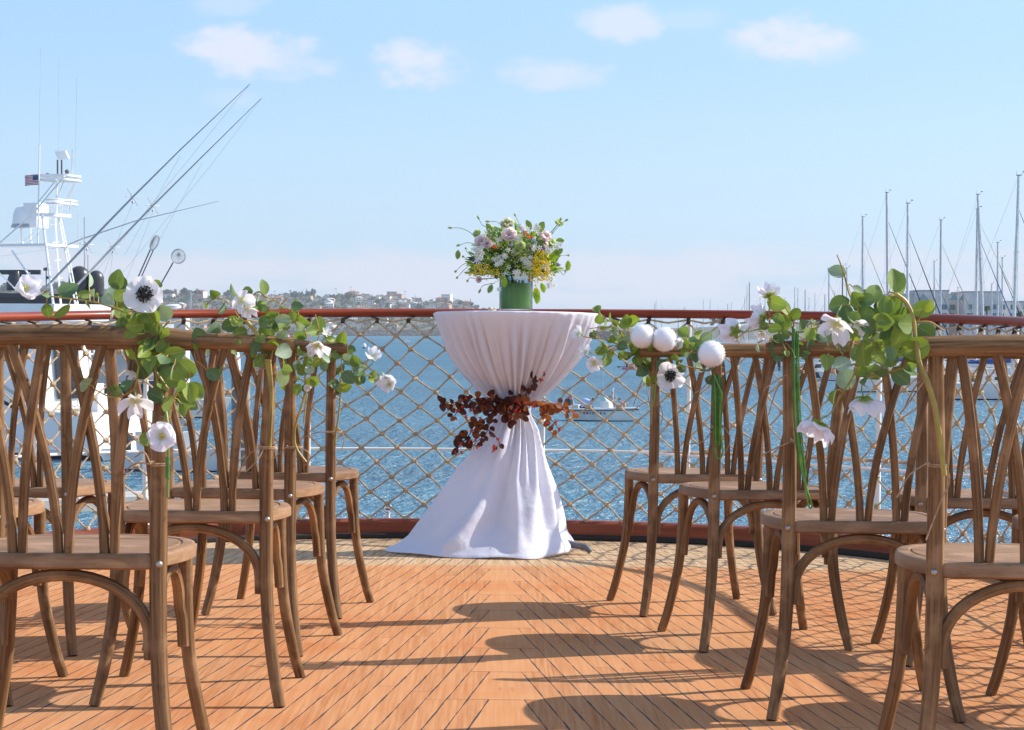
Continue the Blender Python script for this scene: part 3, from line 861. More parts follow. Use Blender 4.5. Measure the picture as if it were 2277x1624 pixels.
spray('L2', 'eucalyptus spray with a white ruffled rose on golden stems, tied behind the anemone chair', 4.57, C6,
      [[(860, 1200), (840, 1000), (780, 830), (700, 680), (620, 590), (520, 520), (440, 400), (340, 320), (220, 330), (150, 390)], [(860, 1050), (900, 860), (960, 640), (960, 430), (1060, 310)], [(640, 300), (740, 240), (800, 290), (900, 330), (960, 360)],
       [(960, 430), (1060, 430), (1180, 505)], [(1080, 575), (1230, 575), (1310, 625)], [(410, 780), (220, 860), (40, 880), (40, 1000)], [(560, 480), (600, 330), (660, 260)], [(940, 900), (1000, 950), (1010, 1100)], [(860, 760), (880, 840), (900, 760)]],
      [(248, 270, 60), (155, 390, 46, 0, 1), (325, 420, 58, D_, 1), (470, 245, 66, D_, 1), (615, 235, 52), (720, 300, 34, S_, 1), (800, 195, 68, 0), (760, 390, 54, D_), (800, 360, 30, 0), (930, 360, 46, S_), (1155, 400, 58, 0), (430, 600, 82, D_), (540, 690, 66, 0), (255, 670, 76, S_), (130, 760, 92, S_), (155, 905, 44, S_, 1),
       (430, 880, 56, 0, 1), (800, 570, 70, D_), (800, 680, 66, 0), (910, 620, 62, S_), (1015, 560, 76, S_), (1195, 555, 62, 0), (1190, 615, 56, S_), (990, 720, 56, S_), (840, 850, 96, D_), (740, 1000, 68, 0), (660, 960, 48, Y_), (1010, 900, 86, S_), (1010, 1180, 86, S_), (900, 940, 50, S_), (70, 830, 46, S_), (230, 1150, 70, D_),
       (890, 500, 58, 0), (680, 420, 44, 0), (960, 540, 46, 0), (1110, 500, 46, Y_), (600, 400, 36, 0), (450, 530, 46, 0), (1040, 620, 40, 0), (540, 790, 40, 0), (1000, 400, 34, S_), (300, 860, 30, S_, 1), (700, 840, 60, D_), (760, 760, 60, 0)],
      [(545, 330, 116, 'few', (.35, -.7, -.4), -.05), (600, 430, 96, 'few', (.4, -.6, -.55), -.04), (770, 1060, 42, 'few', (-.5, -.7, -.2), .02)],
      [([(600, 560, -.02), (700, 680, -.025), (770, 800, -.03)], .0048, GOLD)] + [([(810 + 25 * k, 990, -.022), (850 + 14 * k, 1200, -.024), (874 + 6 * k, 1400, -.024), (872, 1700, -.024), (862, 1900 + 30 * k, -.024)], .0032, GOLD) for k in range(3)],
      [(845, 1070, 100, .03, [[(760, 1100, 0), (640, 1170, .02), (540, 1230, .04)], [(930, 1085, 0), (930, 1180, -.01), (880, 1300, -.01)]]), (835, 1950, 96, .03, [[(760, 1960, 0), (650, 2020, .0), (560, 2150, .03), (480, 2330, .05)], [(800, 1960, 0), (720, 2100, -.02), (590, 2230, -.02)]])], (850, 1100), 2)
spray('L3', 'eucalyptus spray with one pale drooping rose, third chair of the left aisle', 5.37, C6,
      [[(1230, 1700), (1250, 1500), (1255, 1250), (1150, 1180), (1130, 1000), (1160, 930), (1260, 870), (1380, 780), (1400, 650), (1360, 490)], [(1250, 1250), (1250, 1160), (1330, 1130)], [(1160, 1000), (1260, 960), (1400, 980), (1490, 960)], [(1260, 730), (1240, 650), (1200, 620)]],
      [(1200, 900, 62, 0), (1190, 740, 70, 0), (1390, 1000, 62, Y_), (1485, 960, 64, S_), (1400, 610, 76, 0), (1205, 1100, 62, 0), (1320, 1235, 58, Y_), (1150, 1215, 54, 0), (1100, 1305, 66, D_), (1300, 1095, 56, S_), (1280, 1010, 50, 0), (1330, 680, 66, 0), (1090, 1060, 60, D_), (1170, 1320, 56, 0), (1250, 1320, 44, D_), (1330, 870, 58, D_), (1160, 1050, 46, S_), (1500, 730, 44, 0), (1460, 1060, 48, D_), (1040, 1020, 44, 0)],
      [(1385, 830, 128, 'few', (-.15, -.55, -.7), -.05), (1470, 690, 60, 'few', (.5, -.5, .4), -.02), (1270, 1300, 42, 'few', (.1, -1, -.2), -.03)],
      [([(1250, 1180, -.02), (1240, 1400, -.03), (1150, 1690, -.03), (1130, 1850, -.03), (1160, 1980, -.03), (1260, 2120, -.03)], .0034, GOLD)],
      [(1130, 1950, 84, .025, [[(1220, 1970, 0), (1290, 2020, -.01), (1300, 2100, -.01), (1240, 2160, 0)], [(1040, 1960, 0), (900, 2080, .02), (800, 2180, .04)]])], (1180, 1200), 3)
spray('L4', 'eucalyptus spray with two white blossoms reaching towards the table, last chair on the left', 6.17, C6,
      [[(1620, 1600), (1640, 1330), (1650, 1200), (1650, 1000), (1660, 800)], [(1650, 1200), (1780, 1100), (1910, 1140), (2080, 1230), (2160, 1255)], [(1780, 1090), (1890, 1110), (1960, 1060), (2000, 1020)], [(1640, 900), (1560, 850), (1530, 780)]],
      [(1655, 760, 62, Y_), (1640, 890, 72, 0), (1590, 930, 52, 0), (1535, 960, 48, 0), (1530, 770, 44, 0), (1805, 1010, 60, 0), (1840, 1180, 68, 0), (1720, 1180, 72, D_), (1650, 1080, 54, D_), (1570, 1270, 64, D_), (1690, 1295, 56, Y_), (1725, 1000, 52, S_), (1650, 1085, 40, S_, 1), (2005, 1170, 60, 0), (2070, 1225, 50, S_), (2135, 1160, 36, S_, 1), (1905, 1070, 36, S_, 1), (1760, 870, 40, D_), (1700, 960, 40, S_), (1590, 1360, 50, S_), (1880, 1210, 40, D_), (1560, 1130, 46, D_), (1490, 1070, 50, D_)],
      [(2000, 955, 104, 'few', (.1, -.75, .6), -.03), (2180, 1265, 112, 'plain', (-.35, -.9, .15), -.03)],
      [([(1640, 1180, -.02), (1630, 1500, -.028), (1590, 1800, -.028), (1580, 1950, -.028)], .0032, GOLD)],
      [(1575, 1780, 80, .025, [[(1500, 1790, 0), (1400, 1790, .0), (1250, 1840, .02)], [(1660, 1800, 0), (1680, 1880, -.01), (1650, 1990, -.01)]])], (1640, 1250), 4)
spray('R1', 'eucalyptus spray with twin white pompons and an anemone beside the table', 6.30, C8,
      [[(820, 900), (800, 720), (720, 600), (640, 540), (540, 470), (430, 470), (330, 480)], [(640, 560), (600, 420), (590, 300), (600, 240)], [(700, 610), (560, 420), (470, 260), (340, 190), (300, 130)], [(540, 480), (420, 530), (330, 600), (300, 630)], [(460, 330), (380, 280), (200, 300)],
       [(500, 460), (330, 400), (180, 385), (130, 370)], [(820, 680), (900, 620), (1000, 600)], [(430, 470), (300, 520), (230, 550)]],
      [(280, 105, 46, 0), (300, 215, 44, 0), (415, 190, 36, 0, 1), (460, 250, 34, Y_), (360, 240, 36, 0, 1), (575, 215, 52, 0), (655, 230, 62, Y_), (560, 265, 50, Y_), (440, 310, 36, S_), (430, 360, 34, S_, 1), (430, 405, 36, 0), (520, 365, 36, Y_), (565, 405, 46, S_), (530, 475, 52, D_), (600, 440, 46, Y_), (600, 565, 62, D_), (240, 370, 36, D_), (310, 530, 44, Y_), (410, 550, 40, 0), (370, 615, 52, 0),
       (705, 610, 66, D_), (800, 645, 62, D_), (735, 720, 56, D_), (780, 830, 52, Y_), (860, 800, 44, 0), (915, 650, 48, D_), (1000, 600, 46, Y_, 1), (860, 545, 40, 0), (650, 500, 46, 0), (480, 430, 30, Y_), (400, 420, 28, 0, 1), (330, 470, 30, 0), (540, 560, 40, Y_), (690, 540, 40, 0), (640, 340, 40, 0, 1), (760, 660, 52, D_), (800, 480, 40, Y_), (340, 300, 26, 0), (830, 740, 44, 0)],
      [(728, 375, 118, 'pompon', 0, -.06), (945, 405, 122, 'pompon', 0, -.06), (1005, 765, 132, 'anemone', (.05, -1, -.05), -.06), (100, 350, 74, 'few', (-.6, -.7, .3), -.02), (165, 530, 60, 'few', (-.5, -.7, .5), -.02), (250, 640, 84, 'few', (-.2, -.8, -.4), -.02)],
      [([(840, 850, -.028), (828, 1000, -.03), (815, 1250, -.03)], .003, GOLD), ([(860, 850, -.028), (845, 1000, -.03), (825, 1100, -.03)], .003, PALEG)],
      [(856, 1048, 54, .025, [[(800, 1020, 0), (720, 1050, .0), (620, 1130, .02)], [(900, 1050, 0), (930, 1150, -.01), (910, 1260, -.01)], [(800, 1040, 0), (740, 800, .05), (640, 1060, .1)]])], (830, 850), 5)
spray('R2', 'eucalyptus sprig with a single white pompon above a bundle of green wire stems', 5.53, C8,
      [[(1440, 900), (1430, 740), (1340, 620), (1260, 520), (1180, 420), (1140, 330)], [(1300, 560), (1310, 460), (1300, 370)], [(1260, 520), (1170, 490), (1100, 480)], [(1400, 720), (1300, 700), (1120, 660), (1080, 600)]],
      [(1140, 335, 60, 0), (1160, 430, 58, 0), (1280, 350, 50, Y_), (1355, 380, 58, S_), (1235, 410, 52, D_), (1300, 470, 46, D_), (1290, 515, 52, S_), (1115, 480, 40, Y_), (1150, 530, 42, 0), (1270, 590, 52, D_), (1285, 685, 56, D_), (1370, 720, 82, D_), (1090, 635, 46, D_), (1130, 680, 52, D_), (1410, 820, 52, D_), (1480, 690, 42, 0, 1), (1230, 480, 40, 0), (1450, 690, 40, Y_), (1060, 590, 36, 0)],
      [(1415, 550, 132, 'pompon', 0, -.07), (1108, 440, 54, 'few', (-.5, -.7, .2), .0)],
      [([(1425 + 18 * k, 740 + 12 * abs(k - 2), -.03 - .004 * (k % 2)), (1436 + 16 * k, 1000, -.036), (1440 + 14 * k, 1250, -.034), (1446 + 12 * k, 1420 + 40 * (k % 3), -.03)], .0023, (GRNW, LIMEW)[k % 3 == 1]) for k in range(6)] +
      [([(1440, 760, -.04), (1500, 900, -.045), (1520, 960, -.045), (1500, 1150, -.042), (1515, 1400, -.04), (1528, 1520, -.04), (1500, 1588, -.04), (1465, 1570, -.04), (1450, 1480, -.04)], .0026, LIMEW)],
      [(1478, 745, 56, .02, [[(1420, 760, 0), (1340, 880, .01), (1250, 940, .03)]]), (1478, 1270, 60, .02, [[(1540, 1275, 0), (1590, 1350, -.01), (1595, 1430, -.01), (1555, 1530, 0)], [(1415, 1320, 0), (1330, 1420, .02), (1180, 1445, .04)]])], (1450, 800), 6)
spray('R3', 'eucalyptus spray with white blossoms turned away and long looped green stems', 4.47, C5,
      [[(1120, 1700), (1130, 1300), (1120, 1150), (1080, 1000), (900, 995), (770, 1000), (690, 1050)], [(1080, 1000), (980, 850)], [(1150, 1250), (1300, 1230), (1400, 1180), (1480, 1150)], [(1120, 1500), (900, 1400), (640, 1370), (540, 1420)], [(720, 1100), (720, 800), (760, 620), (820, 590)], [(690, 1150), (620, 1180), (300, 1250)]],
      [(940, 820, 150, Y_), (1130, 950, 94, Y_), (970, 1115, 124, Y_), (1245, 1130, 96, D_), (1410, 1245, 118, 0), (790, 1180, 96, Y_), (870, 1360, 90, D_), (870, 1510, 160, D_), (1370, 1440, 84, D_), (1110, 1580, 66, S_, 1), (1000, 1280, 80, D_), (1640, 1300, 90, S_), (820, 1040, 60, 0), (1430, 1090, 60, 0, 1), (540, 1490, 66, S_, 1), (760, 1400, 70, Y_), (980, 1580, 60, 0), (1290, 1600, 70, D_), (640, 1160, 70, 0), (1190, 1420, 60, 0)],
      [(150, 1230, 210, 'back', (-.55, .8, .15), .0), (600, 1010, 205, 'back', (-.75, .55, .3), .0), (720, 640, 170, 'back', (-.15, .6, .8), .02), (600, 1270, 120, 'few', (-.4, -.4, -.8), -.03), (1790, 1120, 60, 'few', (-.2, -.9, 0), .0)],
      [([(1100 + 30 * k, 1150 + 40 * k, -.02), (1090 + 34 * k, 1700, -.032), (1110 + 34 * k, 2400, -.036), (1160 + 34 * k, 3100, -.034), (1230 + 30 * k, 3550 + 60 * (k % 2), -.032 - .004 * (k % 2))], .0021, (GRNW, LIMEW)[k % 2]) for k in range(4)] +
      [([(1170, 2950, -.034), (1260, 3500, -.034), (1330, 3900, -.034), (1360, 4080, -.034), (1400, 4110, -.034), (1405, 4040, -.034), (1330, 3800, -.034), (1240, 3300, -.034), (1200, 2900, -.034)], .0021, LIMEW)],
      [(1180, 1890, 100, .02, [[(1080, 1880, 0), (850, 2150, .02), (700, 2600, .05)], [(1080, 1900, 0), (800, 2050, .0), (620, 2200, .02)]]), (1170, 3010, 112, .025, [[(1290, 3040, 0), (1340, 3250, -.01), (1250, 3500, -.01)], [(1050, 3040, 0), (800, 3150, .02), (600, 3250, .05)]])], (1130, 1200), 7)
spray('R4', 'large eucalyptus spray with white flowers on a thick yellow stem, nearest chair on the right', 3.54, C4,
      [[(1015, 810), (975, 720), (965, 600), (940, 440), (900, 350), (840, 300), (790, 280)], [(970, 640), (860, 640), (740, 640), (620, 640), (520, 600)], [(920, 480), (820, 500), (700, 520), (600, 540)], [(700, 640), (620, 440), (560, 350), (520, 260), (500, 180), (470, 90), (450, 40)],
       [(840, 300), (700, 330), (600, 360), (480, 370)], [(970, 480), (1060, 480), (1145, 535)], [(760, 640), (600, 740), (500, 760), (400, 700)], [(1000, 760), (880, 780), (780, 810), (640, 850), (610, 900)], [(980, 470), (1000, 420)], [(470, 960), (440, 1030), (390, 1090)], [(600, 740), (540, 860), (470, 960)], [(560, 590), (530, 660), (370, 650)]],
      [(455, 150, 48, S_), (470, 365, 60, D_), (570, 325, 52, 0), (620, 300, 48, D_), (690, 295, 56, 0), (510, 420, 50, D_), (635, 425, 60, D_), (760, 370, 56, 0), (830, 210, 66, 0), (860, 250, 58, 0), (820, 375, 60, 0), (1010, 395, 58, 0), (1030, 540, 60, D_), (905, 490, 66, 0), (740, 480, 60, 0), (690, 470, 62, D_), (970, 650, 76, Y_), (870, 560, 70, Y_), (780, 570, 58, D_), (700, 610, 60, 0),
       (490, 605, 60, D_), (620, 690, 76, 0), (750, 650, 60, 0), (385, 580, 50, S_), (385, 735, 46, 0), (480, 745, 60, S_), (510, 850, 66, S_), (680, 810, 60, 0), (750, 770, 46, S_, 1), (860, 830, 60, D_), (930, 805, 50, D_), (620, 880, 50, D_, 1), (470, 650, 34, S_, 1), (840, 670, 60, D_), (790, 470, 50, Y_), (660, 560, 44, 0), (560, 560, 46, Y_), (800, 720, 50, 0), (600, 790, 40, 0), (570, 680, 44, D_), (890, 420, 44, D_), (740, 350, 40, D_), (430, 960, 40, 0, 1), (650, 500, 48, D_), (720, 700, 48, Y_), (560, 450, 40, 0)],
      [(445, 490, 108, 'few', (-.15, -.65, -.75), -.06), (590, 495, 62, 'few', (.1, -.7, -.6), -.04), (625, 985, 106, 'back', (.05, .25, -.95), -.03), (335, 1150, 112, 'back', (-.45, -.2, -.85), -.03)],
      [([(965, 600, -.02), (985, 740, -.03), (1030, 850, -.036), (1085, 1020, -.036), (1115, 1200, -.036), (1150, 1480, -.034)], .0052, GOLD), ([(960, 590, -.02), (945, 450, -.02), (900, 350, -.02), (840, 300, -.02)], .0042, GOLD)],
      [(1095, 808, 56, .03, [[(1040, 820, 0), (960, 900, .02), (880, 1060, .04)], [(1040, 830, 0), (930, 990, .0), (860, 1080, .01)]]), (1110, 1408, 64, .03, [[(1050, 1390, 0), (920, 1480, -.01), (840, 1624, -.01)], [(1170, 1430, 0), (1185, 1520, -.01), (1140, 1620, -.02), (1085, 1760, -.02), (1030, 1900, -.03)]])], (1000, 800), 8)

# ================================================================ GARLAND ON THE TABLE'S WAIST
BURG = [leafmat('burgundy_leaf', (.055, .014, .009), (.12, .028, .012), (.17, .05, .02), .4),
        leafmat('rust_leaf', (.22, .055, .012), (.34, .10, .02), (.3, .1, .03), .4)]
CORAL = simple('coral_buds', (.62, .07, .035), .6, trans=.35)
gd = TC.y - .13; go = SP(1140, 900, gd)
gar = thing('leaf_garland', 'burgundy leaf garland with coral buds wound round the waist of the tablecloth', 'garland', go, ship=True)
r = random.Random(21); mb = MB(); fol = MB()
GP = lambda x, y, dd=0: SP(x, y, gd + dd)
for pts, nl, sz, tone in (([(1120, 895), (1080, 885), (1040, 892), (1010, 895), (978, 895)], 34, 11, 0), ([(1150, 895), (1120, 900), (1090, 900), (1060, 905)], 40, 12, 0), ([(1100, 915), (1070, 940), (1045, 965), (1030, 985), (1016, 1000)], 36, 11, 0), ([(1110, 905), (1090, 940), (1080, 965), (1058, 985), (1052, 1000)], 14, 9.5, 0),
                          ([(1040, 895), (1018, 915), (1004, 935)], 8, 9, 0), ([(1140, 905), (1165, 885), (1178, 855), (1190, 835), (1196, 818)], 22, 10, 0), ([(1150, 900), (1185, 902), (1220, 905), (1250, 905), (1268, 915)], 30, 11, 1), ([(1205, 905), (1222, 930), (1240, 950)], 11, 10, 1), ([(1130, 905), (1135, 925), (1130, 940)], 16, 12, 0), ([(1085, 955), (1105, 975), (1112, 990)], 7, 8, 0), ([(1140, 880), (1150, 905), (1160, 920)], 14, 11, 0)):
    w = spline([GP(x, y, r.uniform(-.03, .02) + (abs(x - 1135) / 130) * -.02) for x, y in pts], 5); mb.tube(w, [.0024, .0012], 5)
    nl = int(nl * .95)
    for k in range(nl):
        q = w[min(len(w) - 1, int(len(w) * (k + r.random()) / nl))]; s_ = sz * r.uniform(.60, .92) * gd / F
        dr = V((r.uniform(-1, 1), r.uniform(-.8, .2), r.uniform(-1, .9))).normalized(); nrm = V((r.uniform(-.8, .8), -1, r.uniform(-.6, .6)))
        e = q + dr * r.uniform(.003, .016)
        leaf(fol, e, dr, nrm, s_ * 1.9, s_ * .85, 1 if r.random() < (.8 if tone else .2) else 0, curl=r.uniform(-.1, .3), nu=3, nv=6)
    for k in range(max(3, nl // 4)):
        bud = MB(); q = r.choice(w) + V((r.uniform(-.03, .03), r.uniform(-.03, 0), r.uniform(-.035, .02)))
        for j in range(5): bud.tube([q, q + V((r.uniform(-.010, .010), r.uniform(-.006, .006), r.uniform(-.015, .006)))], [.0044, .0022], 5)
        nb = min(w, key=lambda e: (e - q).length); mb.tube([nb, q], .0007, 4); bud.build('bud', CORAL, gar, origin=go)
mb.build('vine', simple('brown_vine', (.06, .025, .015), .7), gar, origin=go); fol.build('foliage', BURG, gar, origin=go, sharp=0)

# ================================================================ VASE AND BOUQUET
vx = SP(1147, 690, TC.y - .02); VO = V((vx.x, TC.y - .02, 1.0095))
vase = thing('glass_vase', 'clear cylinder vase lined with a dark green leaf, standing on the white cocktail table', 'vase', VO, ship=True)
m, t, b = material('clear_glass'); b.inputs['Transmission Weight'].default_value = 1.0; b.inputs['Roughness'].default_value = .02; b.inputs['IOR'].default_value = 1.14
b.inputs['Base Color'].default_value = (.92, .97, .95, 1)
GLASS = m
mb = MB(); mb.lathe([(.064, .0), (.0705, .004), (.0705, .17), (.069, .172), (.0675, .17), (.0675, .012), (.0, .011)], n=40, cap=True); mb.build('glass', GLASS, vase, sharp=50)
m, t, b = material('leaf_lining')
ox, oy, oz = t.sep(t.co('Object'))
ang = ox.m('ARCTAN2', oy); stp = t.noise(t.vec(ang * 14.0, oz * 2.0), 2.0, 4)
put(t, b.inputs['Base Color'], t.mix(stp.sm(.3, .7), (.065, .15, .03), (.15, .28, .07))); b.inputs['Roughness'].default_value = .4
mb = MB(); mb.lathe([(.064, .014), (.0655, .016), (.0655, .118), (.064, .12)], n=32, cap=True); mb.build('leaf_lining', m, vase)
bo = VO + V((0, 0, .05))
bq = thing('flower_bouquet', 'wildflower bouquet of pink roses, yellow sprays and buds filling the glass vase', 'bouquet', bo, ship=True)
r = random.Random(33); bd = VO.y
BP = lambda x, y, dd=0: SP(x, y, bd + dd)
CEN = BP(1142, 615)
ROSE = petalmat('blush_rose_petal', (.95, .86, .84), (.92, .76, .73), .6); CREAM = petalmat('cream_petal', (.86, .85, .66), (.72, .72, .42), .45); LIMEF = petalmat('green_cream_petal', (.72, .80, .42), (.58, .66, .25), .45)
BGR = [leafmat('bouquet_leaf', (.15, .25, .045), (.26, .38, .08), (.3, .38, .12)), leafmat('bouquet_dark_leaf', (.04, .09, .022), (.08, .14, .035), (.12, .18, .06), .3), leafmat('bouquet_lime_leaf', (.26, .42, .02), (.36, .5, .04), (.45, .55, .1), .45)]
fol = MB(); st = MB()
for k in range(30):
    a = r.uniform(0, 6.28); e = CEN + V((.055 * math.cos(a) * r.random(), .05 * math.sin(a) * r.random(), 0)); st.tube([bo + V((r.uniform(-.03, .03), r.uniform(-.03, .03), -.03)), e], .002, 5)
for k in range(1500):
    th = r.uniform(0, 6.28); e = math.acos(r.uniform(-.25, 1)); q = r.uniform(.35, 1.0)
    p = CEN + V((.185 * math.sin(e) * math.cos(th), .16 * math.sin(e) * math.sin(th), .035 + .17 * math.cos(e) if e < 1.57 else .035 + .10 * math.cos(e))) * q
    dr = (p - CEN).normalized() + V((r.uniform(-.7, .7), r.uniform(-.7, .7), r.uniform(-.5, .7)))
    leaf(fol, p, dr, V((r.uniform(-1, 1), r.uniform(-1, 0), r.uniform(-.3, 1))), r.uniform(.018, .040), r.uniform(.0035, .009), r.choice((0, 2, 2, 1, 2, 2 if r.random() < .25 else 0)), point=.2, nu=3, nv=5, curl=r.uniform(-.1, .4))
    if k % 3 == 0: st.tube([CEN + V((0, 0, .02)), p], .0011, 4)
for (x, y, s_, tn, dx, dz) in ((1110, 597, 17, 2, -.2, 1), (1118, 612, 16, 2, .2, -1), (1104, 606, 13, 2, -1, .1), (1124, 600, 13, 2, .4, 1), (1218, 575, 18, 2, -.4, 1), (1226, 582, 18, 2, .5, 1), (1234, 568, 13, 0, .7, .6), (1193, 520, 18, 0, .5, .8), (1180, 512, 14, 0, -.4, 1), (1186, 545, 16, 0, .6, .2), (1236, 535, 10, 0, 1, .1), (1168, 545, 13, 0, .8, .4), (1192, 640, 17, 2, .05, -1), (1195, 652, 14, 2, .0, -1), (1203, 630, 13, 2, .4, -1), (1017, 577, 12, 0, .1, 1), (1263, 580, 13, 2, .0, -1), (1092, 515, 12, 0, -.5, .9), (1094, 633, 12, 0, -.4, -1)):
    leaf(fol, BP(x, y, -.13), V((dx, -.2, dz)), V((.2, -1, .2)), s_ * bd / F * 1.6, s_ * bd / F * .5, tn, point=.3)
fol.build('foliage', BGR, bq, origin=bo, sharp=0)
def rose(x, y, s_, mat, name, dd=-.15):
    c = BP(x, y, dd); rad = s_ * (1.35 if mat is not ROSE else 1.05) * bd / F; nrm = (c - CEN).normalized() + V((0, -.7, .1)); nrm.normalize(); a = nrm.orthogonal().normalized(); b2 = nrm.cross(a); mb = MB()
    for lay in range(5):
        n_ = 4 + lay
        for k in range(n_):
            th = 2 * math.pi * (k + .5 * lay) / n_ + r.uniform(-.2, .2); q = .25 + .75 * lay / 4
            petal(mb, c - nrm * rad * .35, a * math.cos(th) + b2 * math.sin(th), nrm, rad * (.55 + .5 * q), rad * (.25 + .3 * q), 1.5 - 1.1 * q, r, ruffle=.08)
    mb.build(name, mat, bq, origin=bo, sharp=0); st.tube([CEN, c], .0018, 5)
for a_ in ((1132, 522, 18, ROSE, 'rose', -.16), (1071, 537, 17, ROSE, 'rose', -.12), (1084, 543, 12, ROSE, 'rose', -.14), (1213, 525, 15, ROSE, 'rose', -.13), (1211, 543, 9, ROSE, 'rose', -.13), (1065, 622, 8, ROSE, 'rose', -.12), (1128, 497, 12, CREAM, 'rose', -.12),
          (1092, 521, 9, LIMEF, 'lisianthus', -.13), (1061, 519, 8, LIMEF, 'lisianthus', -.08), (1157, 546, 9, LIMEF, 'lisianthus', -.17), (1150, 556, 7, LIMEF, 'lisianthus', -.17), (1174, 553, 12, LIMEF, 'lisianthus', -.14), (1243, 496, 8, LIMEF, 'lisianthus', -.06), (1228, 541, 9, LIMEF, 'lisianthus', -.1), (1090, 509, 7, LIMEF, 'lisianthus', -.1)): rose(*a_)
YS = MB(); OR = MB(); PU = MB(); BL = MB()
STAR = petalmat('star_petal', (.86, .86, .83), (.66, .7, .45), .4)
def starry(x, y, s_, n_, dd=-.16, pl=.62):
    mbx = MB()
    c0 = BP(x, y, dd)
    for k in range(n_):
        c = c0 + V((r.gauss(0, .45), r.gauss(0, .35), r.gauss(0, .5))) * s_ * bd / F; nrm = V((r.uniform(-.6, .6), -1, r.uniform(-.3, .7))).normalized(); a = nrm.orthogonal().normalized(); b2 = nrm.cross(a)
        for j in range(6):
            th = 1.047 * j; leaf(mbx, c, a * math.cos(th) + b2 * math.sin(th) + nrm * .3, nrm, .0125 * pl * 1.6, .0028 * pl * 1.5, point=.1, nu=3, nv=4)
    mbx.build('white_blossom', STAR, bq, origin=bo, sharp=0)
for (x, y, s_, n_) in ((1064, 556, 13, 12), (1060, 570, 12, 8), (1119, 572, 18, 11), (1112, 588, 10, 4), (1169, 585, 14, 12), (1152, 608, 13, 10), (1162, 618, 8, 4), (1228, 622, 12, 10), (1222, 634, 8, 5), (1216, 592, 9, 6), (1238, 545, 10, 8), (1222, 556, 10, 6), (1168, 508, 9, 6), (1192, 508, 9, 6), (1103, 535, 9, 4), (1150, 530, 9, 5), (1136, 560, 6, 3), (1105, 640, 5, 2), (1190, 556, 8, 5)): starry(x, y, s_, int(n_ * .9))
def tufts(mbx, x, y, rx, ry, n_, s_, dd=-.15):
    for k in range(n_):
        a = r.uniform(0, 6.28); q = math.sqrt(r.random()); mbx.ball(BP(x + rx * q * math.cos(a), y + ry * q * math.sin(a), dd + r.uniform(-.03, .03)), s_ * r.uniform(.7, 1.3) * bd / F, 5, 4)
tufts(YS, 1203, 590, 20, 35, 260, 1.9); tufts(YS, 1190, 618, 12, 22, 60, 1.5); tufts(YS, 1216, 612, 12, 14, 40, 1.5); tufts(YS, 1074, 598, 24, 12, 80, 1.6); tufts(YS, 1100, 607, 14, 9, 30, 1.5); tufts(YS, 1052, 609, 12, 7, 30, 1.5); tufts(YS, 1192, 645, 6, 12, 14, 1.4)
for q in range(26):
    FI = MB(); a = r.uniform(0, 6.28); e = math.sqrt(r.random()); tufts(FI, 1132 + 96 * e * math.cos(a), 568 + 58 * e * math.sin(a), 15, 13, 26, 1.35, -.13); FI.build('pale_filler', simple('pale_filler_bloom', (.70, .76, .48), .8, trans=.3), bq, origin=bo)
tufts(OR, 1099, 550, 4, 5, 12, 2.2); tufts(OR, 1169, 519, 5, 4, 12, 2.0); tufts(OR, 1182, 526, 6, 3, 10, 1.6); tufts(OR, 1174, 528, 4, 2, 6, 1.6)
tufts(PU, 1205, 553, 9, 5, 26, 1.8); tufts(PU, 1058, 580, 8, 5, 22, 1.8); tufts(PU, 1240, 587, 4, 5, 10, 1.6); tufts(PU, 1063, 605, 4, 3, 8, 1.6)
tufts(BL, 1136, 545, 4, 4, 8, 2); tufts(BL, 1155, 506, 5, 4, 10, 1.8); tufts(BL, 1189, 536, 7, 4, 14, 1.7); tufts(BL, 1206, 613, 4, 3, 8, 1.6); tufts(BL, 1163, 512, 5, 3, 8, 1.6)
YS.build('yellow_sprays', simple('goldenrod', (.66, .46, .02), .8), bq, origin=bo)
OR.build('orange_blooms', simple('orange_bloom', (.75, .13, .04), .7), bq, origin=bo); PU.build('purple_blooms', simple('purple_bloom', (.10, .05, .20), .7), bq, origin=bo); BL.build('blue_blooms', simple('blue_bloom', (.35, .45, .72), .7), bq, origin=bo)
BUDM = leafmat('bud_green', (.36, .42, .12), (.50, .55, .22), (.5, .55, .3), .3)
for pts in ([(1080, 560), (1062, 535), (1045, 517), (1025, 508), (1004, 507)], [(1075, 560), (1058, 545), (1040, 540), (1022, 545)], [(1095, 540), (1085, 510), (1072, 500), (1065, 487)], [(1120, 540), (1115, 505), (1105, 494), (1087, 493)], [(1155, 545), (1165, 525), (1155, 500), (1146, 480)], [(1160, 530), (1158, 505), (1140, 495), (1130, 492)],
            [(1200, 555), (1222, 525), (1240, 505), (1246, 490)], [(1205, 555), (1228, 520), (1245, 500), (1258, 491)], [(1230, 590), (1245, 570), (1256, 568), (1263, 568)], [(1220, 610), (1240, 604), (1250, 602), (1260, 600)], [(1222, 608), (1240, 600), (1253, 612), (1257, 605)], [(1080, 600), (1050, 590), (1035, 598), (1025, 608), (1017, 617)],
            [(1080, 595), (1045, 585), (1028, 590), (1014, 603)], [(1075, 585), (1050, 570), (1038, 560), (1036, 553)], [(1075, 590), (1045, 580), (1034, 574), (1030, 571)], [(1090, 620), (1060, 620), (1045, 618), (1040, 624)], [(1220, 570), (1235, 555), (1243, 545), (1250, 538)], [(1100, 630), (1075, 635), (1068, 645)]):
    w = spline([BP(x, y, -.10 + r.uniform(-.03, .05)) for x, y in pts], 5); st.tube(w, [.0016, .0010], 5)
    e = w[-1]; dd = (w[-1] - w[-2]).normalized()
    BD = MB(); BD.tube([e - dd * .004, e + dd * .004, e + dd * .011, e + dd * .016], [.0018, .0052, .0042, .0012], 7)
    q = w[len(w) // 2]; BD.build('bud', BUDM, bq, origin=bo, sharp=0)
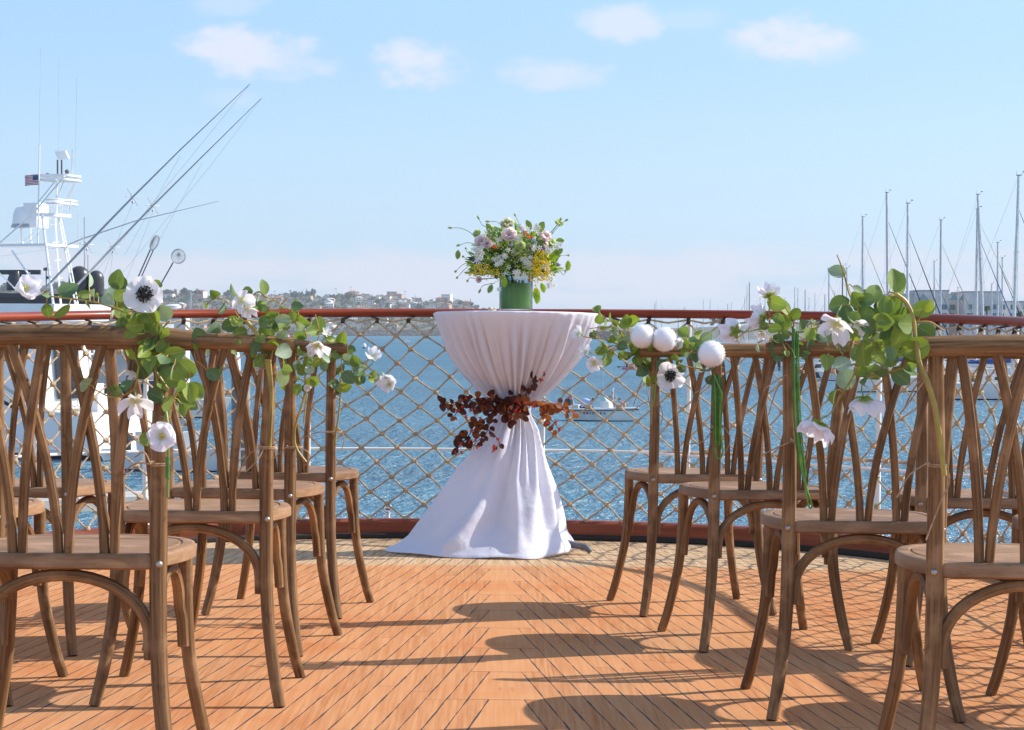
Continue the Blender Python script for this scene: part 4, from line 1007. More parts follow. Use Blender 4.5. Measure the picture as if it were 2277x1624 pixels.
st.build('stems', simple('bouquet_stem', (.10, .17, .035), .5), bq, origin=bo)
p = SP(1095, 688, TC.y + .28)
mb = MB(); mb.ball((0, 0, .010), (.019, .017, .013), 10, 7); mb.ball((-.008, -.006, .019), (.011, .010, .009), 8, 6); mb.ball((.010, .0, .017), (.009, .009, .008), 8, 6)
sh = mb.build('sea_shell', simple('shell', (.52, .40, .28), .6, var=.5, scale=90), sharp=0); sh.location = (p.x - .018, TC.y + .28, 1.0085)
sh.location = TC + V(((p.x - TC.x) * 1.0, .20, 1.0090))
tag(sh, 'small beige shell lying on the tablecloth behind the vase', 'shell', ship=True)

# ================================================================ FAR SHORE: HILL, HOUSES, TREES
def hillcol(x): 
    pts = ((-400, 640), (0, 640), (120, 636), (230, 640), (330, 652), (372, 650), (410, 649), (470, 656), (507, 652), (560, 652), (610, 659), (646, 652), (690, 656), (725, 658), (781, 653), (810, 657), (850, 657), (891, 664), (938, 669), (985, 668), (1016, 672), (1039, 673), (1053, 681), (1083, 687), (1120, 694), (1180, 703), (1260, 714), (1340, 722), (1420, 728), (1500, 727), (1640, 722), (1760, 714), (1900, 712), (2300, 708), (2700, 706))
    for (a, p), (c, q) in zip(pts, pts[1:]):
        if x <= c: return p + (q - p) * (x - a) / (c - a)
    return 706
def shore(x):                                 # row of the waterline
    return 747.6 if x < 1100 else 747.6 + min(7.5, (x - 1100) * .03)
def hill_at(x, y):
    """point of the hillside seen at photo position x, y"""
    y0, y1 = shore(x) - 4, hillcol(x) + 3
    k = max(0, min(1, (y0 - y) / max(4, y0 - y1)))
    d0 = WD(shore(x)); return W(x, y, d0 + 25 + 520 * k ** 1.1)
m, t, b = material('scrub_hillside')
nz = t.noise(t.co(), .03, 5, .6); nz2 = t.noise(t.co(), .12, 4)
put(t, b.inputs['Base Color'], t.mix(nz2.sm(.35, .65), t.mix(nz.sm(.35, .65), (.10, .095, .06), (.20, .17, .12)), (.055, .065, .035))); b.inputs['Roughness'].default_value = 1
mb = MB(); xs_ = list(range(-420, 2720, 20)); rows = 9; vs = []
for j in range(rows + 3):
    for x in xs_:
        d0 = WD(shore(x))
        if j == 0: p = WZ(x, d0 - 4, WATER - 2)
        elif j <= rows:
            y0, y1 = shore(x) - 4, hillcol(x) + 3; y_ = y0 + (y1 - y0) * (j - 1) / (rows - 1); p = hill_at(x, y_)
        else:
            e = hill_at(x, hillcol(x) + 3); p = V((e.x * (1 + .1 * (j - rows)), e.y * (1 + .1 * (j - rows)), e.z - 12 * (j - rows)))
        vs.append(p)
nx = len(xs_)
mb.add(vs, [(j * nx + i, j * nx + i + 1, (j + 1) * nx + i + 1, (j + 1) * nx + i) for j in range(rows + 2) for i in range(nx - 1)])
struct(mb.build('far_hill', m, sharp=0))
r = random.Random(77)
ROCK = simple('riprap_rock', (.21, .175, .145), .95, var=.45, scale=.6)
mb = MB()
for k in range(1500):
    x = r.uniform(430, 1480); d0 = WD(shore(x)); h_ = r.random()
    if x < 620 and r.random() < .5: continue
    p = WZ(x, d0 + h_ * 16, WATER + .3 + h_ * (8.0 if x < 1120 else 5.5)); s_ = r.uniform(.9, 2.2)
    o = [V((a * s_ * r.uniform(.6, 1.2), b_ * s_ * r.uniform(.6, 1.2), c * s_ * r.uniform(.5, .9))) for a in (-1, 1) for b_ in (-1, 1) for c in (-1, 1)]
    mb.add([p + q for q in o], [(0, 1, 3, 2), (4, 6, 7, 5), (0, 4, 5, 1), (2, 3, 7, 6), (0, 2, 6, 4), (1, 5, 7, 3)])
struct(tag(mb.build('riprap_rocks', ROCK, smooth=False), 'band of brown riprap rocks along the far waterline', 'rocks'), 'stuff')
WALLC = {'white': (.80, .78, .74), 'cream': (.70, .61, .46), 'tan': (.50, .37, .26), 'grey': (.36, .36, .36), 'pink': (.50, .32, .25), 'pale blue': (.34, .42, .48)}
ROOFC = {'terracotta': (.34, .13, .07), 'brown': (.16, .105, .075), 'grey': (.20, .20, .20), 'white': (.58, .57, .55)}
WIN = simple('far_window', (.045, .06, .075), .25)
def house(x, y, w_px, st, wc, rc, kind):
    p = hill_at(x, y); s_ = p.y / F; w = w_px * s_; h_ = 3.1 * st; dp = w * r.uniform(.6, .9); yaw = r.uniform(-.5, .5); rot = Matrix.Rotation(yaw, 3, 'Z')
    wm = simple('house_wall_' + wc.replace(' ', '_'), WALLC[wc], .9, scale=.3); rm = simple('roof_' + rc, ROOFC[rc], .9, scale=.5)
    mb = MB(); mb.box((0, 0, h_ / 2 - 3), (w, dp, h_ + 6), rot, 0)
    o_ = .5
    if kind == 'flat': mb.box((0, 0, h_ + .25), (w + .3, dp + .3, .5), rot, 1)
    elif kind == 'hip':
        q = [(-w / 2 - o_, -dp / 2 - o_, h_), (w / 2 + o_, -dp / 2 - o_, h_), (w / 2 + o_, dp / 2 + o_, h_), (-w / 2 - o_, dp / 2 + o_, h_), (-w * .2, 0, h_ + w * .16), (w * .2, 0, h_ + w * .16)]
        mb.add([rot @ V(e) for e in q], [(0, 1, 5, 4), (1, 2, 5), (2, 3, 4, 5), (3, 0, 4), (3, 2, 1, 0)], 1)
    else:
        q = [(-w / 2 - o_, -dp / 2 - o_, h_), (w / 2 + o_, -dp / 2 - o_, h_), (w / 2 + o_, dp / 2 + o_, h_), (-w / 2 - o_, dp / 2 + o_, h_), (0, -dp / 2 - o_, h_ + w * .2), (0, dp / 2 + o_, h_ + w * .2)]
        mb.add([rot @ V(e) for e in q], [(0, 1, 4), (2, 3, 5), (1, 2, 5, 4), (3, 0, 4, 5), (3, 2, 1, 0)], 1)
    for f_ in range(st):
        nwin = max(2, int(w / 3.2))
        for k in range(nwin):
            if r.random() < .25: continue
            mb.box(rot @ V((-w / 2 + w * (k + .5) / nwin, -dp / 2 - .04, 3.1 * f_ + 1.6)), (w / nwin * .55, .14, 1.4), rot, 2)
        if st > 1 and f_ and r.random() < .6: mb.box(rot @ V((0, -dp / 2 - .5, 3.1 * f_ + .2)), (w * .8, 1.0, .25), rot, 0)
    o = mb.build('hillside_house', [wm, rm, WIN], smooth=False); o.location = p
    where = 'near the ridge' if y < hillcol(x) + 10 else ('below the rail' if y > 704 else 'mid hill')
    side = 'behind the yacht and left chairs' if x < 520 else ('behind the second left flower spray' if x < 760 else ('left of the tablecloth' if x < 960 else 'just left of the vase'))
    rt = {'flat': 'flat roofed', 'hip': rc + ' hip roofed', 'gable': rc + ' gabled'}[kind]
    tag(o, f'{wc} {st} storey {rt} house {where}, {side}', 'house', 'houses on the far hillside')
taken = []
fixed = ((994, 668, 22, 3, 'white', 'white', 'flat'), (919, 684, 22, 2, 'pale blue', 'white', 'gable'), (1018, 682, 17, 3, 'cream', 'white', 'gable'), (964, 684, 16, 2, 'cream', 'terracotta', 'flat'), (730, 664, 14, 2, 'white', 'white', 'flat'), (785, 659, 24, 2, 'tan', 'terracotta', 'hip'), (812, 663, 18, 2, 'cream', 'terracotta', 'flat'),
         (847, 665, 18, 2, 'white', 'white', 'flat'), (871, 658, 20, 2, 'tan', 'brown', 'flat'), (887, 664, 16, 2, 'pink', 'brown', 'hip'), (870, 678, 18, 2, 'white', 'terracotta', 'hip'), (893, 676, 18, 2, 'white', 'grey', 'flat'), (979, 672, 20, 2, 'pink', 'terracotta', 'hip'), (776, 722, 30, 1, 'pale blue', 'white', 'flat'), (1037, 680, 16, 2, 'pink', 'terracotta', 'hip'))
for h_ in fixed: house(*h_); taken.append((h_[0], h_[1]))
k = 0
while k < 150:
    x = r.uniform(20, 1040); yr = hillcol(x); y = r.choice((r.uniform(yr + 6, 692), r.uniform(yr + 6, 690), r.uniform(708, 736)))
    if any(abs(x - a) < 10 and abs(y - c) < 5 for a, c in taken): continue
    taken.append((x, y)); k += 1
    house(x, y, r.uniform(11, 24), r.choice((1, 2, 2, 2, 3)), r.choice(('white', 'white', 'cream', 'tan', 'grey', 'pink', 'cream')), r.choice(('terracotta', 'brown', 'grey', 'white', 'brown')), r.choice(('flat', 'hip', 'gable')))
def leafclump(mb, c, rad, n_, r_, s_, mat=0, squash=.8):
    for k in range(n_):
        d = V((r_.gauss(0, 1), r_.gauss(0, 1), r_.gauss(0, 1))).normalized() * rad * r_.random() ** .45; d.z *= squash
        a = V((r_.uniform(-1, 1), r_.uniform(-1, 1), r_.uniform(-1, 1))).normalized(); b_ = a.orthogonal().normalized(); q = s_ * r_.uniform(.6, 1.3)
        p = c + d; mb.add([p - a * q, p + b_ * q * .7, p + a * q, p - b_ * q * .7], [(0, 1, 2, 3)], mat)
FOLG = [simple('dark_tree_foliage', (.030, .055, .022), .9, scale=.4), simple('olive_tree_foliage', (.075, .095, .035), .9, scale=.4), simple('palm_foliage', (.065, .085, .035), .8, scale=2)]
TRUNK = simple('tree_trunk', (.13, .095, .065), .95, scale=1.5)
mb = MB()
for k in range(1700):
    x = r.uniform(-60, 1130); yr = hillcol(x); y = yr + 2 + (742 - yr) * r.random() ** 1.1
    if x > 1000 and y < yr + 3: continue
    p = hill_at(x, y); s_ = p.y / F; rad = r.uniform(2.6, 7.0) * s_
    leafclump(mb, p + V((0, -6, rad * .45)), rad, 16, r, rad * .5, r.choice((0, 0, 1)))
struct(tag(mb.build('hillside_woods', FOLG[:2], smooth=False), 'dark green scrub and tree cover between the houses of the far hill', 'trees'), 'stuff')
def tree(x, ytop, ybase, w_px, lab, tone=0):
    p = hill_at(x, ybase); s_ = p.y / F; H_ = (ybase - ytop) * s_; w = w_px * s_ / 2
    th = thing('hillside_tree', lab, 'tree', p, 0, 'trees on the far skyline')
    a = MB(); a.tube([(0, 0, -2), (.2, 0, H_ * .35), (.0, 0, H_ * .6)], [w * .14, w * .1, w * .05], 6); a.build('trunk', TRUNK, th)
    a = MB()
    for k in range(7): leafclump(a, V((r.uniform(-.6, .6) * w, r.uniform(-.5, .5) * w, H_ * r.uniform(.4, .85))), w * r.uniform(.35, .6), 34, r, w * .2)
    a.build('crown', FOLG[tone], th, smooth=False)
for (x, yt, w_, lab) in ((507, 645, 22, 'broad dark tree on the ridge just right of the nearest pale anemone'), (690, 644, 26, 'broad dark tree on the ridge left of the twin palms'), (655, 651, 28, 'low dark tree on the ridge above the second left chair'), (741, 655, 20, 'small dark tree on the ridge right of the conifer'), (775, 652, 20, 'small dark tree beside the terracotta house on the ridge'), (1016, 664, 14, 'dark round tree on the falling end of the ridge'), (1022, 668, 18, 'bushy dark tree below the round one at the end of the ridge'), (1048, 672, 14, 'last dark tree at the right end of the ridge'), (860, 672, 16, 'dark tree standing between white houses left of the tablecloth'), (838, 664, 18, 'dark tree beside the white flat roofed house on the ridge'), (936, 676, 22, 'wide dark tree among the houses left of the vase'), (373, 641, 24, 'tall dark tree right of the landing net poles'), (410, 643, 26, 'dark bushy tree above the left rail, by the white mast'), (440, 645, 24, 'dark tree on the ridge left of the second spray'), (130, 630, 40, 'dark tree behind the black radar domes'), (20, 634, 40, 'dark tree behind the yacht bridge')):
    tree(x, yt, max(hillcol(x) + 9, yt + 16), w_, lab)
def conifer(x, yt, yb, w_px, lab):
    p = hill_at(x, yb); s_ = p.y / F; H_ = (yb - yt) * s_; w = w_px * s_ / 2
    th = thing('conifer', lab, 'tree', p, 0); a = MB(); a.tube([(0, 0, -2), (0, 0, H_)], [w * .2, w * .05], 5); a.build('trunk', TRUNK, th)
    a = MB()
    for k in range(11):
        q = k / 11
        for j in range(9):
            an = r.uniform(0, 6.28); e = V((math.cos(an), math.sin(an), -.15)) * w * (1 - q) * r.uniform(.7, 1.1); c = V((0, 0, H_ * (.12 + .86 * q)))
            a.add([c, c + e * .6 + V((0, 0, .4)), c + e, c + e * .6 - V((0, 0, .5))], [(0, 1, 2, 3)])
    a.build('crown', FOLG[0], th, smooth=False)
conifer(681, 640, 662, 11, 'slim tall conifer standing above the hillside ridge'); conifer(865, 652, 672, 10, 'narrow pointed conifer between tan houses on the ridge'); conifer(1046, 664, 684, 13, 'tiered conifer at the right end of the ridge')
def palm(x, yt, yb, w_px, lab, base=None, n_=26, group='palms on the skyline', tw=.10):
    p = base if base is not None else hill_at(x, yb); s_ = p.y / F; H_ = (yb - yt) * s_; w = w_px * s_ / 2
    th = thing('palm_tree', lab, 'palm', p, 0, group); a = MB(); le = r.uniform(-.04, .04) * H_
    a.tube([(0, 0, -3), (le * .4, 0, H_ * .5), (le, 0, H_ - w * .8)], [w * tw * 1.3, w * tw, w * tw], 6); a.build('trunk', TRUNK, th)
    a = MB(); c = V((le, 0, H_ - w * .8))
    for k in range(n_):
        an = r.uniform(0, 6.28); up = r.uniform(-.5, 1.0); d = V((math.cos(an), math.sin(an), up)).normalized(); sd = V((-math.sin(an), math.cos(an), 0)); L_ = w * r.uniform(.8, 1.1)
        pts = [c + d * L_ * q - V((0, 0, L_ * .45 * q * q)) for q in (0, .35, .7, 1.0)]
        ww = [.04, .16, .13, .02]
        vs = []
        for q, e in zip(pts, ww): vs += [q - sd * e * L_ - V((0, 0, e * L_ * .5)), q, q + sd * e * L_ - V((0, 0, e * L_ * .5))]
        a.add(vs, [(3 * i + j, 3 * i + j + 1, 3 * i + j + 4, 3 * i + j + 3) for i in range(3) for j in range(2)])
    a.build('crown', FOLG[2], th, smooth=False)
for (x, yt, w_, lab) in ((611, 645, 5, 'tiny lone palm right of the second left rose'), (646, 643, 8, 'left palm of a pair above the second left chair'), (655, 645, 9, 'right palm of a pair above the second left chair'), (748, 639, 5, 'tall thin palm above the ridge, left of the tallest one'), (780, 636, 5, 'tallest thin palm rising over the far ridge'), (796, 647, 8, 'short bushy palm beside the terracotta hip roof'), (901, 646, 5, 'thin lone palm over the ridge left of the table'), (923, 656, 5, 'small thin palm right of the lone one left of the table'), (985, 660, 6, 'small palm over the pink house near the vase'), (1009, 661, 5, 'small leaning palm near the end of the ridge'), (389, 640, 10, 'palm left of the white mast over the left rail'), (418, 643, 9, 'palm right of the white mast over the left rail'), (427, 645, 8, 'second palm right of the white mast over the left rail')):
    palm(x, yt, hillcol(x) + 8, w_, lab, tw=.09 if w_ > 6 else .10)
palm(2197, 645, 760, 26, 'shaggy tall palm in front of the pale waterfront building', WZ(2197, 560, WATER), 60, 'palms by the marina', .16)
palm(1795, 684, 745, 26, 'bushy palm left of its twin behind the marina masts', WZ(1795, 900, WATER + 1), 60, 'palms by the marina', .14)
palm(1823, 682, 745, 34, 'wider bushy palm of the two behind the marina masts', WZ(1823, 900, WATER + 1), 70, 'palms by the marina', .14)
palm(2268, 660, 770, 34, 'dark palm at the right edge beyond the tallest mast', WZ(2268, 520, WATER), 60, 'palms by the marina', .14)
th = thing('shore_tree', 'low round tree above the rail behind the flower pompons', 'tree', WZ(1598, 1300, WATER + 1)); a = MB(); a.tube([(0, 0, 0), (0, 0, 16)], [.8, .4], 6); a.build('trunk', TRUNK, th)
a = MB()
for k in range(8): leafclump(a, V((r.uniform(-4, 4), r.uniform(-2, 2), r.uniform(11, 16))), 2.4, 30, r, .9)
a.build('crown', FOLG[0], th, smooth=False)

# ---- waterfront building on the right
BW = simple('pale_stucco', (.60, .55, .52), .9, scale=.2); BG = simple('grey_parapet', (.36, .34, .34), .9, scale=.2)
GLZ = simple('building_glass', (.06, .16, .17), .15, scale=.5); BFR = simple('window_frame', (.55, .55, .55), .6)
bd_ = 610; b0 = WZ(2010, bd_, WATER); s_ = bd_ / F
bl = thing('waterfront_building', 'pale four storey waterfront building with stepped flat roofs behind the masts', 'building', b0)
zf = lambda y: (737 - y) * s_ + 6.5
for (xa, xb, yt, dy) in ((1990, 2040, 655, 6), (2040, 2110, 648, 0), (2110, 2140, 656, 5), (2140, 2222, 651, -2), (2222, 2300, 672, 4)):
    mb = MB(); mb.box(((xa + xb) / 2 * s_ - 2010 * s_, dy + 9, zf(yt) / 2), ((xb - xa) * s_ - .02, 18, zf(yt))); mb.build('wall', BW, bl, smooth=False)
    mb = MB(); mb.box(((xa + xb) / 2 * s_ - 2010 * s_, dy + 9, zf(yt) + .2), ((xb - xa) * s_ + .3, 18.4, .4)); mb.build('parapet', BG, bl, smooth=False)
    for y in (683, 702, 721):
        for k in range(max(1, int((xb - xa) / 22))):
            cx_ = (xa + (xb - xa) * (k + .5) / max(1, int((xb - xa) / 22))) * s_ - 2010 * s_; wv_ = r.choice((11, 14, 8)) * s_
            mb = MB(); mb.box((cx_, dy - .04, zf(y)), (wv_ + .3, .14, 1.75)); wn = mb.build('window', BFR, bl, smooth=False)
            mb = MB(); mb.box((cx_ - wv_ * .26, dy - .1, zf(y)), (wv_ * .48, .12, 1.5)); mb.box((cx_ + wv_ * .26, dy - .1, zf(y)), (wv_ * .48, .12, 1.5)); mb.build('pane', GLZ, wn, smooth=False)
for xg in (2052, 2120, 2142, 2170):
    mb = MB(); c = V((xg * s_ - 2010 * s_, -1.0, zf(668))); mb.add([c + V(q) for q in ((-1.6, 0, 0), (1.6, 0, 0), (0, 0, 2.0), (-1.6, 1.2, 0), (1.6, 1.2, 0), (0, 1.2, 2.0))], [(0, 1, 2), (5, 4, 3), (0, 2, 5, 3), (1, 4, 5, 2), (0, 3, 4, 1)]); mb.build('dormer', simple('teal_roof', (.22, .32, .32), .7), bl, smooth=False)

# ================================================================ BOATS
HW = simple('white_gelcoat', (.70, .70, .69), .3, var=.05, scale=1.0, coat=.3); HN = simple('navy_gelcoat', (.02, .035, .07), .3, scale=1); HG = simple('grey_gelcoat', (.36, .38, .40), .4, scale=1)
BOOT = simple('antifoul_black', (.02, .022, .028), .6); DKC = simple('boat_deck', (.55, .52, .46), .7, scale=2); ALU = simple('mast_alloy', (.55, .545, .56), .6, 0, scale=3); ALUW = simple('mast_white', (.62, .62, .62), .5, scale=3); ALUD = simple('mast_dark', (.10, .09, .085), .5, scale=3)
CANV = {'blue': simple('blue_canvas', (.03, .07, .25), .9, scale=3), 'tan': simple('tan_canvas', (.38, .30, .21), .9, scale=3), 'black': simple('black_canvas', (.03, .03, .035), .9, scale=3), 'white': simple('white_canvas', (.6, .6, .58), .9, scale=3)}
WIRE = simple('rigging_wire', (.20, .20, .21), .4, .6); TINT = simple('tinted_glass', (.015, .02, .028), .1, scale=2)
OUTB = simple('outboard_black', (.015, .016, .02), .35)
def hull(mb, L, B, H, bow=1.5, sheer=.25, mats=(0, 1, 2), tr=.85, n=14):
    """hull along +x (bow), keel below z=0; materials: topsides, bottom, deck"""
    st = []
    for i in range(n + 1):
        q = i / n; hb = B / 2 * (tr + (1 - tr) * math.sin(math.pi * min(q * 1.6, .5))) * (1 - max(0, (q - .45) / .55) ** 2.2); hb = max(hb, .01)
        hz = H * (1 + sheer * q * q); xo = L * q
        st.append([V((xo - L * .5 + (.06 * L * bow * q ** 3 if k_ == 2 else 0) - (.03 * L * q ** 3 if k_ == 0 else 0), y_, z_)) for k_, y_, z_ in ((0, -hb * .55, -.35), (1, -hb * .86, .08 * H), (2, -hb, hz), (2, -hb * .93, hz + .03), (2, hb * .93, hz + .03), (2, hb, hz), (1, hb * .86, .08 * H), (0, hb * .55, -.35))])
    vs = [p for s_ in st for p in s_]; fm = [1, 0, 2, 2, 2, 0, 1]
    for k in range(7):
        mb.add([st[i][k] for i in range(n + 1)] + [st[i][k + 1] for i in range(n + 1)], [(i, i + 1, n + 2 + i, n + 1 + i) for i in range(n)], mats[fm[k]])
    mb.add(st[0], [tuple(range(8))], mats[0]); mb.add(st[-1], [tuple(range(7, -1, -1))], mats[0])
def sailboat(x, ytop, d, lean=0.0, tone='alloy', head=None, canv='blue', lab='', small=False, spread=1, furl=True):
    base = WZ(x, d, WATER); hm = W(x, ytop, d).z - WATER
    L = max(7.5, hm * .66); head = r.uniform(-.5, .5) + r.choice((.2, math.pi - .2)) if head is None else head
    th = thing('sailboat', lab, 'sailboat', base, head, 'sailboats moored in the marina')
    mm = {'alloy': ALU, 'white': ALUW, 'dark': ALUD}[tone]
    mb = MB(); hull(mb, L, L * .3, L * .11, 1.5, .3, tr=.75); mb.build('hull', [HW if r.random() < .8 else HN, BOOT, DKC], th)
    if not small:
        mb = MB(); hz = L * .115; mb.prism([(-L * .22, -L * .09, hz), (L * .2, -L * .06, hz), (L * .2, L * .06, hz), (-L * .22, L * .09, hz)], (0, 0, 1), L * .05); cb = mb.build('cabin', HW, th, smooth=False)
        mb = MB(); [mb.box((-L * .1 + L * .1 * k, sg * L * .082, hz + L * .028), (L * .07, .06, L * .02)) for k in range(3) for sg in (-1, 1)]; mb.build('window', TINT, cb, smooth=False)
    ln = hm * math.tan(lean); mr = max(.055, .0082 * hm)
    # lean is given in the picture plane: undo the heading
    lx, ly = ln * math.cos(head), -ln * math.sin(head)
    mx = 0.0
    mb = MB(); mb.tube([(mx, 0, .4), (mx + lx * .5, ly * .5, hm * .5), (mx + lx, ly, hm)], [mr * 1.1, mr, mr * .75], 6)
    mb.build('mast', mm, th)
    mb = MB()
    mb.box((mx + lx, ly, hm + .05), (.5, .08, .08)); mb.tube([(mx + lx - .2, ly, hm), (mx + lx - .2, ly, hm + .55)], .012, 4); mb.tube([(mx + lx + .2, ly, hm), (mx + lx + .45, ly, hm + .35)], .012, 4); mb.box((mx + lx + .5, ly, hm + .38), (.25, .02, .1))
    mb.build('masthead', ALUD, th)
    for k in range(spread):
        zz = hm * (.52 if spread == 1 else (.36, .66)[k]); mb = MB(); w_ = hm * .05
        mb.tube([(mx + lx * zz / hm, ly * zz / hm - w_, zz - .05), (mx + lx * zz / hm, ly * zz / hm, zz), (mx + lx * zz / hm, ly * zz / hm + w_, zz - .05)], .03, 4); mb.build('spreader', mm, th)
    mb = MB(); top = V((mx + lx, ly, hm))
    for e in ((-L * .5, 0, L * .12), (mx, -L * .13, L * .12), (mx, L * .13, L * .12)):
        if small and e[1] > 0: continue
        mb.tube([top, V(e)], .011, 3, cap=False)
    mb.build('stays', WIRE, th)
    if furl:
        mb = MB(); a_ = V((L * .5, 0, L * .16)); b_ = top.lerp(V((mx, 0, 0)), .14); mb.tube([a_, a_.lerp(b_, .15), a_.lerp(b_, .6), b_], [.05, .085, .06, .02], 6); mb.build('furled_jib', CANV['black'] if r.random() < .6 else CANV[canv], th)
    if not small:
        mb = MB(); bz = L * .23; mb.tube([(mx - .1, 0, bz), (mx - L * .36, 0, bz + .1)], mr * .9, 6); bo_ = mb.build('boom', mm, th)
        mb = MB(); mb.tube([(mx - .15, 0, bz + .45), (mx - L * .15, 0, bz + .42), (mx - L * .34, 0, bz + .22)], [.22, .26, .12], 8); mb.build('sail_cover', CANV[canv], th)
main = ((1918, 483, 300, 0, 'alloy', 'tan', 1, 'slim sailboat mast left of the taller pair, thin dark stay to the right'), (1976, 429, 270, -.012, 'alloy', 'blue', 1, 'sailboat with the tallest mast left of the building, leaning slightly left'), (2018, 453, 215, 0, 'white', 'blue', 1, 'sailboat with a thick pale mast at the left corner of the building'), (2090, 490, 290, .004, 'alloy', 'tan', 1, 'sailboat with a brownish mast rising before the middle of the building'),
        (2170, 466, 260, .006, 'alloy', 'blue', 1, 'sailboat with an upright mast just left of a leaning one'), (2192, 433, 250, -.045, 'alloy', 'white', 2, 'sailboat with its mast leaning left across the building'), (2218, 540, 330, 0, 'alloy', 'tan', 1, 'sailboat with a mid height mast beside the shaggy palm'), (2228, 574, 360, 0, 'alloy', 'blue', 1, 'sailboat with the shorter mast right of the shaggy palm'), (2250, 391, 190, .028, 'white', 'blue', 2, 'sailboat with the thickest and tallest mast at the right edge'),
        (1873, 592, 360, 0, 'dark', 'tan', 1, 'sailboat with a short dark mast behind the tall leaf sprig'), (1883, 597, 340, 0, 'alloy', 'blue', 1, 'sailboat with a short pale mast right of the dark one'), (2077, 582, 420, 0, 'alloy', 'blue', 1, 'sailboat with a thin short mast in front of the building'), (2205, 632, 450, 0, 'alloy', 'blue', 1, 'sailboat with the lowest thin mast by the shaggy palm'), (1843, 598, 330, 0, 'alloy', 'tan', 1, 'sailboat with a thin mast left of the tall leaf sprig'), (2130, 640, 480, 0, 'white', 'blue', 1, 'small masted sailboat under the middle of the building'))
for (x, yt, d, le, tn, cv, sp_, lab) in main: sailboat(x, yt, d, le, tn, r.uniform(-.35, .35), cv, lab, spread=sp_)
small = ((1456, 677), (1459, 668), (1472, 684), (1520, 685), (1523, 684), (1564, 668), (1579, 667), (1597, 685), (1618, 677), (1626, 674), (1656, 661), (1661, 638), (1666, 629), (1701, 629), (1767, 640), (1774, 644), (1790, 646), (1812, 654), (1799, 664), (1745, 664), (1508, 688), (1540, 690), (1610, 688), (1690, 664), (1834, 656), (1856, 650))
for i, (x, yt) in enumerate(small):
    d = 1150 if x < 1600 else (900 if x < 1720 else 700)
    sailboat(x, yt, d + (i % 3) * 40, 0, 'alloy' if i % 4 else 'dark', None, 'blue' if i % 2 else 'tan', f'small far sailboat under bare poles, seen {"over the white pompons" if x < 1600 else ("left of the white drooping blossoms" if x < 1720 else "left of the bushy palms")}', small=True, furl=i % 3 == 0)
# masts and hulls of the packed docks seen under the rail
for i in range(46):
    x = r.uniform(1400, 2270); d = r.uniform(700, 1350) if x < 1700 else r.uniform(300, 800)
    yt = r.uniform(703, 728)
    sailboat(x, yt, d, 0, r.choice(('alloy', 'white', 'alloy')), None, r.choice(('blue', 'tan', 'white')), 'small sailboat in the packed docks under the mahogany rail on the right', small=d > 500, furl=False)
for i in range(30):
    x = r.uniform(330, 760); d = WD(shore(x)) - r.uniform(60, 500)
    sailboat(x, r.uniform(706, 722), d, 0, 'white', None, r.choice(('blue', 'white')), 'tiny sailboat in the far marina under the left rail', small=True, furl=False)
def launch(x, y, d, L, head, lab, hm=None, name='motorboat', grp='motorboats along the right docks', canopy=False):
    base = WZ(x, d, WATER); th = thing(name, lab, 'motorboat', base, head, grp)
    mb = MB(); hull(mb, L, L * .36, L * .15, 1.6, .35, tr=.92); mb.build('hull', [hm or HW, BOOT, DKC], th)
    z0 = L * .16
    mb = MB(); mb.prism([(-L * .1, -L * .11, z0), (L * .14, -L * .09, z0), (L * .14, L * .09, z0), (-L * .1, L * .11, z0)], (-.12, 0, 1), L * .1); mb.build('console', HW, th, smooth=False)
    mb = MB(); mb.add([(L * .10, -L * .1, z0 + L * .1), (L * .10, L * .1, z0 + L * .1), (L * .03, L * .09, z0 + L * .2), (L * .03, -L * .09, z0 + L * .2)], [(0, 1, 2, 3)]); o_ = mb.build('windscreen', TINT, th, smooth=False)
    mb = MB(); mb.box((-L * .53, 0, z0 + L * .03), (L * .09, L * .08, L * .13)); mb.prism([(-L * .58, -L * .045, z0 + L * .09), (-L * .46, -L * .045, z0 + L * .09), (-L * .47, -L * .04, z0 + L * .17), (-L * .57, -L * .04, z0 + L * .15)], (0, 1, 0), L * .085); mb.box((-L * .53, 0, z0 - L * .12), (L * .05, L * .03, L * .2)); mb.build('outboard', OUTB, th)
    if canopy:
        mb = MB(); [mb.tube([(a, b_, z0), (a, b_, z0 + L * .33)], .02, 4) for a in (-L * .12, L * .1) for b_ in (-L * .1, L * .1)]; mb.box((-L * .01, 0, z0 + L * .34), (L * .3, L * .26, .07)); mb.build('canopy', CANV['white'], th, smooth=False)
    return th
lb = ((1742, 331, 5.5, 1.2, 'white motorboat behind the looped green stems, farthest along the dock'), (1822, 280, 5.2, 1.9, 'dark hulled motorboat with a black outboard under the big right spray', HN), (1875, 262, 6.0, 2.6, 'small white motorboat under the drooping right blossom'), (1968, 236, 6.0, .4, 'white motorboat with a dark waterline right of the white net post'), (2042, 226, 4.6, 3.6, 'short white motorboat right behind the yellow stem'), (2105, 222, 6.0, 1.1, 'white motorboat between the right chair posts', None), (2150, 212, 5.2, 2.4, 'grey motorboat with a tall black outboard between the right slats', HG), (2216, 198, 6.0, .5, 'grey inflatable style motorboat nearest on the right dock', HG), (2262, 205, 6.5, 1.6, 'white motorboat cut by the right edge above the chair seat'))
for q in lb: launch(q[0], 0, q[1], q[2], q[3], q[4], q[5] if len(q) > 5 else None, canopy=q[0] in (1875, 2105))
mb = MB()
